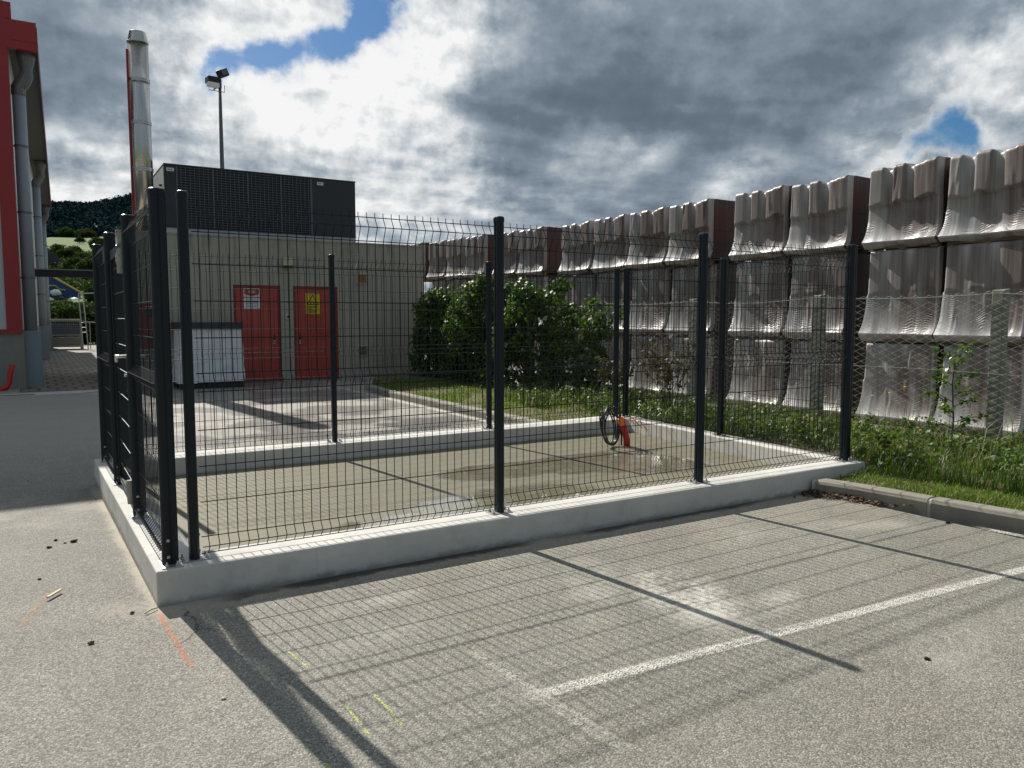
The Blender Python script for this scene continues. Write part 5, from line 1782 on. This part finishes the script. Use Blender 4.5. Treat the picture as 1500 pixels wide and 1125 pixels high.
COLS = [1.80, 3.04, 4.53, 5.82, 7.57, 8.86, 10.16, 11.45, 13.50, 14.80, 16.60, 17.90, 19.20, 20.95, 22.25, 23.55]
ORD = ['first', 'second', 'third', 'fourth', 'fifth', 'sixth', 'seventh', 'eighth', 'ninth', 'tenth', 'eleventh', 'twelfth', 'thirteenth', 'fourteenth', 'fifteenth', 'sixteenth']
TIER = [('bottom', -0.085, 1.132), ('middle', 1.20, 1.285), ('top', 2.66, 1.065)]
SGRP = 'film-wrapped pallets of roof tiles stacked three high'
protos = {True: [], False: []}
for k_ in range(8):
    lower = k_ >= 5
    a, b2, mk = wrap_pair(k_ * 3 + 1, lower)
    t_ = thing('tile_pallet', '', 'pallet', (0, 0, 0), SGRP)
    f_ = a.build('film_wrap', [M['film'], M['tile_side']], t_, smooth=True)
    at = f_.data.attributes.new('milk_glint', 'FLOAT', 'POINT')
    at.data.foreach_set('value', mk.astype(np.float32))
    b2.build('pallet', M['pallet_wood'], t_)
    protos[lower].append([t_, False])
cnt = {True: 0, False: 0}
for ci, yl in enumerate(COLS):
    zoff = max(0.0, (yl - 12.0) * 0.0298)
    for ti, (tn, zb, sc) in enumerate(TIER):
        if ti < 2 and ci > 12:
            continue
        lower = ti < 2
        pr = protos[lower][cnt[lower] % len(protos[lower])]
        cnt[lower] += 1
        o = pr[0] if not pr[1] else copy_tree(pr[0])
        pr[1] = True
        jx = random.uniform(-0.025, 0.025)
        o.location = (10.9 + jx + (0.03 if lower else 0), yl + random.uniform(-0.02, 0.02), zb + zoff + (0.0 if ti == 0 else random.uniform(-0.012, 0.012)))
        o.rotation_euler = (0, 0, R(random.uniform(-1.0, 1.0)))
        o.scale = (1, 1, sc)
        where = {0: 'bottom pallet on the ground', 1: 'middle pallet', 2: 'top pallet against the sky'}[ti]
        o['label'] = f'film-wrapped tile pallet, {where}, {ORD[ci]} column from the right' if ci else f'film-wrapped tile pallet, {where}, column at the right edge'
        o['category'] = 'pallet'

# ================================================================== CHAIN-LINK FENCE
cl = thing('chain_link_fence', 'old sagging chain-link fence on concrete posts in front of the wrapped pallets', 'fence', (8.4, 4, 0.05))
FXc = 8.4
zt = 1.88


def top_at(y):
    k_ = ((y + 0.17) % 2.3) / 2.3
    return zt + 0.01 * math.sin(y * 1.3) - 0.045 * math.sin(k_ * np.pi)


def wire_net(y0, y1, pitch=0.084, z0=0.08):
    ys_ = np.arange(y0, y1, pitch)
    nz = 45
    n = len(ys_)
    zk = np.linspace(0, 1, nz)
    tops = np.array([top_at(y) for y in ys_])
    Zs = z0 + zk[None, :] * (tops[:, None] + 0.03 - z0)
    alt = np.where(np.arange(nz) % 2 == 0, -1, 1)[None, :] * np.where(np.arange(n) % 2 == 0, -1, 1)[:, None]
    Ys = ys_[:, None] + alt * pitch * 0.52 + 0.012 * np.sin(Zs * 5 + ys_[:, None] * 2.1)
    Xs = FXc + 0.02 * np.sin(ys_[:, None] * 0.9) * np.sin(Zs * 1.7) + 0.004 * np.where(np.arange(nz) % 2 == 0, 1, -1)[None, :] * 0
    Pc = np.stack([Xs, Ys, Zs], -1)
    rad = 0.0024
    ring = np.array([(rad, 0, 0), (-rad * 0.5, 0, rad * 0.87), (-rad * 0.5, 0, -rad * 0.87)])
    ring2 = np.array([(rad, 0, 0), (-rad * 0.5, rad * 1.1, 0), (-rad * 0.5, -rad * 1.1, 0)])
    V = (Pc[:, :, None, :] + (ring2 * np.array([1.0, 1.35, 1.0]))[None, None]).reshape(-1, 3)
    idx = np.arange(n * nz * 3).reshape(n, nz, 3)
    fs_ = []
    for q in range(3):
        q2 = (q + 1) % 3
        fs_.append(np.stack([idx[:, :-1, q], idx[:, :-1, q2], idx[:, 1:, q2], idx[:, 1:, q]], -1).reshape(-1, 4))
    return V, np.concatenate(fs_)


V, F = wire_net(-5.0, 14.9)
quads_mesh(V, F, 'wire_net', M['galv_wire'], cl)
tw = MB()
yy_ = np.arange(-5.0, 14.91, 0.23)
tw.tube([(FXc - 0.004, y, top_at(y)) for y in yy_], 0.0045, 5)
tw.tube([(FXc - 0.004, y, 1.0 + 0.01 * math.sin(y * 2)) for y in yy_], 0.003, 5)
tw.tube([(FXc - 0.004, y, 0.16) for y in yy_], 0.003, 5)
tw.build('tension_wires', M['galv_wire'], cl)
for y in (-4.77, -2.47, -0.17, 2.13, 4.45, 6.97, 9.3, 11.6, 13.9):
    cp = MB()
    h_ = 1.93
    w_ = 0.065
    cp.prism([(FXc + 0.02, y - w_), (FXc + 0.02 + 2 * w_, y - w_), (FXc + 0.02 + 2 * w_, y + w_), (FXc + 0.02, y + w_)], -0.1, [h_ - 0.02, h_, h_ - 0.01, h_ - 0.015])
    cp.build('concrete_post', M['post_concrete'], cl, bevel=0.012)

# ================================================================== IVY, GRASS, WEEDS
IG = 'masses of ivy grown over the chain-link fence'


def ivy(label, y0, y1, ztop, depth, n_cl, per, hole=0.0, zlow=0.0):
    t_ = thing('climbing_ivy', label, 'ivy', (8.3, (y0 + y1) / 2, 0.08), IG)
    ysm = rng.uniform(y0, y1, n_cl)
    tp = np.array([ztop(y) for y in ysm])
    zc = zlow + (tp - zlow) * rng.uniform(0.02, 0.97, n_cl) ** 0.85
    bul = depth * (0.35 + 0.65 * np.sin(np.clip((zc / tp), 0, 1) * np.pi * 0.62 + 0.35)) * (0.55 + 0.45 * np.sin(ysm * 2.7 + zc * 2.0))
    xc = 8.35 - bul * rng.uniform(0.35, 1.0, n_cl)
    back = rng.uniform(0, 1, n_cl) < 0.28
    xc = np.where(back, 8.45 + 0.2 * rng.uniform(0, 1, n_cl), xc)
    c = np.stack([xc, ysm, zc], 1)
    if hole > 0:
        nz_ = np.sin(ysm * 5.3 + zc * 3.1) + np.sin(zc * 6.1 - ysm * 2.2)
        c = c[nz_ > hole * 2 - 1.6]
    P_, Nn = clumps(c, rng.uniform(0.10, 0.25, len(c)), per)
    P_[:, 2] = np.maximum(P_[:, 2], 0.1)
    Nn[:, 0] -= 0.5
    Nn[:, 2] += 0.25
    V, F = leaf_cloud(P_, Nn, 0.068, 0.55)
    quads_mesh(V, F, 'foliage', M['ivy'], t_)
    st = MB()
    for k_ in range(10):
        y = rng.uniform(y0, y1)
        pts = [(8.36, y, 0.05)]
        for q in range(1, 7):
            pts.append((8.36 - rng.uniform(0, 0.08), y + rng.normal(0, 0.05) + q * rng.normal(0, 0.03), 0.05 + q * ztop(y) / 7.0))
        st.tube(pts, np.linspace(0.014, 0.004, 7), 5)
    st.build('stem', M['bark'], t_)
    return t_


ivy('dark mass of ivy in shade against the right end of the shed', 11.7, 14.6, lambda y: 2.28 + 0.12 * math.sin(y * 3), 0.42, 300, 46)
ivy('tall bushy ivy in the middle of the fence with sunlit yellow-green tops', 8.15, 11.9, lambda y: 2.42 + 0.10 * math.sin(y * 2.6 + 1) + 0.06 * math.sin(y * 7), 0.85, 420, 46)
ivy('thin straggling ivy at the near end of the mass, hanging over bare netting', 6.35, 8.25, lambda y: 1.98 + 0.08 * math.sin(y * 5), 0.30, 120, 40, 0.55, 0.35)


def blades(n, xr, yr, hr, lean, wd, zf, keep=None):
    x = rng.uniform(*xr, n)
    y = rng.uniform(*yr, n)
    if keep is not None:
        k_ = keep(x, y)
        x, y = x[k_], y[k_]
    n = len(x)
    h = rng.uniform(*hr, n) * (0.75 + 0.5 * np.clip(np.sin(x * 3.3 + y * 1.9) * np.cos(y * 2.9 - x), -1, 1) ** 2)
    a = rng.uniform(0, 2 * np.pi, n)
    ln_ = rng.uniform(0.1, 1.0, n) * lean * h
    z0 = zf(x, y) - 0.01
    wv_ = np.stack([-np.sin(a), np.cos(a), np.zeros(n)], 1) * (wd * rng.uniform(0.6, 1.3, n))[:, None]
    d = np.stack([np.cos(a), np.sin(a), np.zeros(n)], 1)
    p0 = np.stack([x, y, z0], 1)
    p1 = p0 + d * (ln_ * 0.3)[:, None] + np.array([0, 0, 1.0]) * (h * 0.6)[:, None]
    p2 = p0 + d * ln_[:, None] + np.array([0, 0, 1.0]) * (h * np.clip(1 - 0.35 * (ln_ / h), 0.5, 1))[:, None]
    V = np.stack([p0 - wv_, p0 + wv_, p1 + wv_ * 0.8, p1 - wv_ * 0.8, p2], 1).reshape(-1, 3)
    i0 = np.arange(n) * 5
    Q = np.stack([i0, i0 + 1, i0 + 2, i0 + 3], 1)
    T = np.stack([i0 + 3, i0 + 2, i0 + 4], 1)
    return V, Q, T


def outside(x, y):
    # not inside the enclosure or on its wall, and beyond the kerb
    xr_ = 6.36 + (y + 0.04) * 0.1048 + 0.02
    ins = (y > -0.06) & (y < 4.2) & (x < xr_)
    kx = kerb_x(y) + 0.14
    bare = (np.sin(x * 2.1 + y * 1.3) + np.sin(y * 2.7 - x * 1.1) + 0.7 * np.sin(x * 6.3 - y * 4.1)) > np.where(y > 4, 0.15, 1.0)
    return (~ins) & (x > kx) & ~(bare & (x < np.where(y > 4, 7.9, 7.0)) & (rng.uniform(0, 1, len(x)) < 0.75))


V, Q, T = blades(60000, (5.65, 7.6), (-5.5, 0.0), (0.03, 0.085), 0.9, 0.0032, lawn_z, outside)
V2, Q2, T2 = blades(38000, (5.65, 8.0), (4.2, 13.0), (0.035, 0.10), 0.9, 0.0042, lawn_z, outside)
Vg = np.concatenate([V, V2])
Qg = np.concatenate([Q, Q2 + len(V)])
Tg = np.concatenate([T, T2 + len(V)])
g_ = quads_mesh(Vg, Qg, 'grass', M['grass'], None, Tg)
tag(g_, 'short sunlit lawn grass behind the kerb', 'grass', None, 'stuff')


def wk(x, y):
    return outside(x, y) & (x > 6.75 + 0.25 * np.sin(y * 1.7) - 0.25 * (y < 0.3))


V, Q, T = blades(38000, (6.4, 9.5), (-5.5, 9.0), (0.08, 0.31), 1.0, 0.0050, lawn_z, wk)
V2, Q2, T2 = blades(1300, (7.1, 9.3), (-4.0, 7.0), (0.35, 0.75), 0.8, 0.0035, lawn_z, wk)
Vg = np.concatenate([V, V2])
Qg = np.concatenate([Q, Q2 + len(V)])
Tg = np.concatenate([T, T2 + len(V)])
g_ = quads_mesh(Vg, Qg, 'tall_grass', M['weed'], None, Tg)
tag(g_, 'tall rank grass along the foot of the chain-link fence', 'grass', None, 'stuff')

V, Q, T = blades(1500, (6.5, 9.3), (-4.5, 8.0), (0.25, 0.62), 0.9, 0.0032, lawn_z, wk)
tag(quads_mesh(V, Q, 'dry_stalks', M['dry_weed'], None, T), 'dry brown stalks standing among the tall grass', 'stalks', None, 'stuff')

# broad-leaved weeds: ground cover
nwd = 900
cx_ = rng.uniform(6.3, 8.9, nwd)
cy_ = rng.uniform(-4.5, 7.0, nwd)
k_ = outside(cx_, cy_) & (cx_ > 6.6)
cx_, cy_ = cx_[k_], cy_[k_]
ctr = np.stack([cx_, cy_, lawn_z(cx_, cy_) + rng.uniform(0.04, 0.26, len(cx_))], 1)
P_, Nn = clumps(ctr, rng.uniform(0.05, 0.15, len(ctr)), 22)
Nn[:, 2] += 0.8
V, F = leaf_cloud(P_, Nn, 0.038, 0.5)
g_ = quads_mesh(V, F, 'weeds', M['weed'])
tag(g_, 'broad-leaved weeds mixed through the tall grass', 'weeds', None, 'stuff')

# yellow flower heads, loose among the weeds
fm = MB()
for (x, y, z) in ((7.9, 1.55, 0.62), (7.8, 0.85, 0.70), (7.95, 0.55, 0.82), (7.9, 0.7, 0.74), (8.0, 1.9, 0.45), (7.6, 1.2, 0.5), (7.7, 0.2, 0.38), (8.1, 3.5, 0.5)):
    fm.lathe([(0.004, -0.006), (0.016, 0.0), (0.013, 0.008), (0.003, 0.010)], (x, y, z), 8)
tag(fm.build('flowers', M['flower']), 'scattered small yellow flowers among the weeds', 'flowers', None, 'stuff')

# sapling before the chain-link fence on the right
sp = thing('sapling', 'slender young sapling with pale sunlit leaves before the right-hand concrete fence post', 'sapling', (8.0, 0.03, 0.1))
stm = MB()
stm.tube([(8.0, 0.03, 0.08), (8.01, 0.02, 0.5), (7.99, 0.04, 0.9), (8.0, 0.02, 1.28)], [0.012, 0.010, 0.007, 0.003], 6)
tips = []
for k_ in range(16):
    z = 0.35 + k_ * 0.057
    a = k_ * 2.4
    L_ = 0.34 - 0.012 * k_
    e_ = (8.0 + math.cos(a) * L_, 0.03 + math.sin(a) * L_, z + 0.10)
    mid = (8.0 + math.cos(a) * L_ * 0.5, 0.03 + math.sin(a) * L_ * 0.5, z + 0.07)
    stm.tube([(8.0, 0.03, z), mid, e_], [0.005, 0.004, 0.002], 5)
    for q in np.linspace(0.35, 1.0, 5):
        tips.append((8.0 + math.cos(a) * L_ * q, 0.03 + math.sin(a) * L_ * q, z + 0.10 * q))
stm.build('stem', M['bark'], sp)
tips = np.array(tips)
P_ = np.repeat(tips, 5, 0) + rng.normal(0, 0.025, (len(tips) * 5, 3))
V, F = leaf_cloud(P_, np.tile([0, 0, 1.0], (len(P_), 1)), 0.036, 0.6, 1.6)
quads_mesh(V, F, 'foliage', M['sapling_leaf'], sp)


def dry_shrub(label, x, y, h, rad, n):
    t_ = thing('wild_shrub', label, 'shrub', (x, y, 0.1), 'wild shrubs in the weeds beside the fence')
    s2 = MB()
    pts = []
    for k_ in range(n):
        a = rng.uniform(0, 2 * np.pi)
        l_ = rng.uniform(0.4, 1.0) * rad
        hh = h * rng.uniform(0.6, 1.0)
        p0 = np.array([x + rng.normal(0, 0.03), y + rng.normal(0, 0.03), 0.08])
        p1 = p0 + np.array([math.cos(a) * l_ * 0.35, math.sin(a) * l_ * 0.35, hh * 0.5])
        p2 = p0 + np.array([math.cos(a) * l_, math.sin(a) * l_, hh])
        s2.tube([p0, p1, p2], [0.006, 0.004, 0.0015], 4)
        for q in rng.uniform(0.25, 1.0, 16):
            pts.append((p1 * (1 - q) + p2 * q) + rng.normal(0, 0.035, 3))
    s2.build('stem', M['bark'], t_)
    P_ = np.array(pts)
    V, F = leaf_cloud(P_, np.tile([0, 0, 0.6], (len(P_), 1)), 0.05, 0.9, 1.5)
    quads_mesh(V, F, 'foliage', M['dry_weed'], t_)


dry_shrub('brownish wild shrub behind the back right corner of the fence', 7.45, 3.85, 1.35, 0.5, 22)
dry_shrub('sparse wild shrub under the near end of the ivy', 7.7, 5.6, 0.95, 0.45, 16)

# ================================================================== SMALL THINGS
# cable coil and conduit
cc = MB()
for k_, (rx_, rz_, ox_, oy_, oz_, tl_) in enumerate(((0.180, 0.240, 0.0, 0.0, 0.30, 0.05), (0.165, 0.225, 0.025, 0.03, 0.285, 0.16), (0.190, 0.235, 0.012, -0.03, 0.292, -0.04), (0.150, 0.215, 0.035, 0.05, 0.275, 0.24), (0.172, 0.232, -0.012, -0.055, 0.29, 0.10))):
    ang = np.linspace(0, 2 * np.pi, 44)[:-1]
    pts = []
    for a in ang:
        u = rx_ * math.cos(a) * (1 + 0.05 * math.sin(3 * a + k_))
        v = rz_ * math.sin(a)
        pts.append((5.45 + ox_ + u * 0.93 - (v + 0.2) * tl_, 2.78 + oy_ + u * 0.34 + 0.014 * math.sin(2 * a + k_), oz_ + v))
    cc.tube(pts, 0.0095, 8, closed=True)
cc.tube([(5.64, 2.80, 0.03), (5.63, 2.79, 0.2), (5.60, 2.77, 0.36), (5.545, 2.74, 0.44), (5.50, 2.74, 0.46)], 0.011, 8)
tag(cc.build('cable_coil', M['black_cable'], smooth=True, loc=(5.45, 2.78, 0.03)), 'loose coil of black cable standing on the wet floor beside the red conduit', 'cable')
cd = thing('conduit', 'bright red conduit with an orange cap sticking up out of the wet concrete floor', 'conduit', (5.67, 2.74, 0.02))
sl = MB()
sl.tube([(5.675, 2.74, 0.0), (5.67, 2.74, 0.10), (5.645, 2.74, 0.21), (5.60, 2.74, 0.31)], 0.040, 14)
sl.build('sleeve', M['conduit_red'], cd, smooth=True)
cpn = MB()
cpn.tube([(5.605, 2.74, 0.30), (5.585, 2.74, 0.34), (5.555, 2.74, 0.385)], [0.046, 0.052, 0.034], 12)
cpn.build('cap', M['cap_orange'], cd)
wr = MB()
for k_ in range(5):
    a = rng.uniform(-0.4, 0.6)
    wr.tube([(5.60, 2.73, 0.33), (5.68 + 0.04 * k_, 2.70 + 0.05 * a, 0.36 + 0.02 * math.sin(k_ * 2)), (5.76 + 0.06 * k_, 2.68 + 0.1 * a, 0.30 - 0.03 * k_)], 0.004, 5)
wr.build('loose_wires', M['cap_orange'], cd)

# dead leaves in the kerb corner
nl = 300
lx = 5.50 - np.abs(rng.normal(0, 0.11, nl)) + rng.uniform(0, 0.25, nl) * 0
ly = -0.06 - np.abs(rng.normal(0, 0.30, nl))
lx = kerb_x(ly) - 0.02 - np.abs(rng.normal(0, 0.06, nl)) * (1 + 1.6 * np.exp(ly * 3))
P_ = np.stack([lx, ly, 0.012 + rng.uniform(0, 0.045, nl) * np.exp(-np.abs(lx - kerb_x(ly)) * 8)], 1)
V, F = leaf_cloud(P_, np.tile([0, 0, 1.0], (nl, 1)), 0.030, 0.45, 1.3)
lf = quads_mesh(V, F, 'leaf_litter', M['dead_leaf'])
tag(lf, 'drift of dry brown leaves in the corner between kerb and wall', 'leaves', None, 'stuff')
nl = 70
lx = rng.uniform(5.2, 5.75, nl)
ly = rng.uniform(-2.6, -0.3, nl)
DG = 'small debris scattered on the asphalt'


def crumb(label, x, y, r_, mat, name='asphalt_crumb', z=0.0):
    b = MB()
    u_ = np.linspace(0, 2 * np.pi, 8)
    v_ = np.linspace(0.15, np.pi - 0.15, 5)
    U_, V_ = np.meshgrid(u_, v_)
    rr = r_ * rng.uniform(0.55, 1.25, U_.shape)
    rr[:, -1] = rr[:, 0]
    Gp = np.stack([x + rr * 1.3 * np.sin(V_) * np.cos(U_), y + rr * np.sin(V_) * np.sin(U_), z + r_ * 0.45 + rr * 0.6 * np.cos(V_)], -1)
    b.grid(Gp)
    b.add(Gp[0, :-1], [tuple(range(7))])
    b.add(Gp[-1, :-1], [tuple(range(7))[::-1]])
    tag(b.build(name, mat, loc=(x, y, z)), label, 'debris', DG)


zc_ = lambda x, y: float(dish(np.array(x), np.array(y)))
crumb('largest black crumb of asphalt left of the wall, rightmost of its cluster', -0.345, 1.80, 0.022, M['tar'], z=zc_(-0.345, 1.8))
crumb('black crumb of asphalt at the top left of the cluster left of the wall', -0.455, 1.92, 0.013, M['tar'], z=zc_(-0.45, 1.9))
crumb('flat black crumb of asphalt at the lower left of the cluster left of the wall', -0.50, 1.72, 0.014, M['tar'], z=zc_(-0.5, 1.7))
crumb('tiny black crumb in the middle of the cluster left of the wall', -0.40, 1.80, 0.009, M['tar'], z=zc_(-0.4, 1.8))
crumb('dark lump of dirt near the pale orange spray streak in the foreground', -0.345, -0.36, 0.014, M['tar'])
crumb('dark crumb beside the pale cement patch at the wall corner', -0.13, -0.03, 0.011, M['tar'])
crumb('small dark pebble below the cluster of black crumbs', -0.56, 0.93, 0.010, M['tar'], z=zc_(-0.56, 0.93))
crumb('pale pebble in the middle of the asphalt foreground', 0.10, -1.28, 0.009, M['wood_chip'])
crumb('dark red scrap on the road at the bottom right', 3.0, -2.62, 0.012, M['tar'])
crumb('dark scrap beside the kerb paint at the far right', 5.52, -1.32, 0.018, M['tar'])
sp_ = MB().obox((-0.485, 0.52, 0.012), (0.017, 0.13, 0.008), rz=R(-32))
tag(sp_.build('wood_splinter', M['wood_chip'], loc=(-0.485, 0.52, 0.007)), 'long pale wood splinter lying on the asphalt at the left', 'splinter')
tw_ = MB().tube([(-0.075, -0.09, 0.010), (-0.04, -0.06, 0.014), (-0.005, -0.03, 0.008)], 0.004, 5)
tag(tw_.build('twig', M['wood_chip'], loc=(-0.04, -0.06, 0.0)), 'short pale twig against the foot of the wall corner', 'twig')
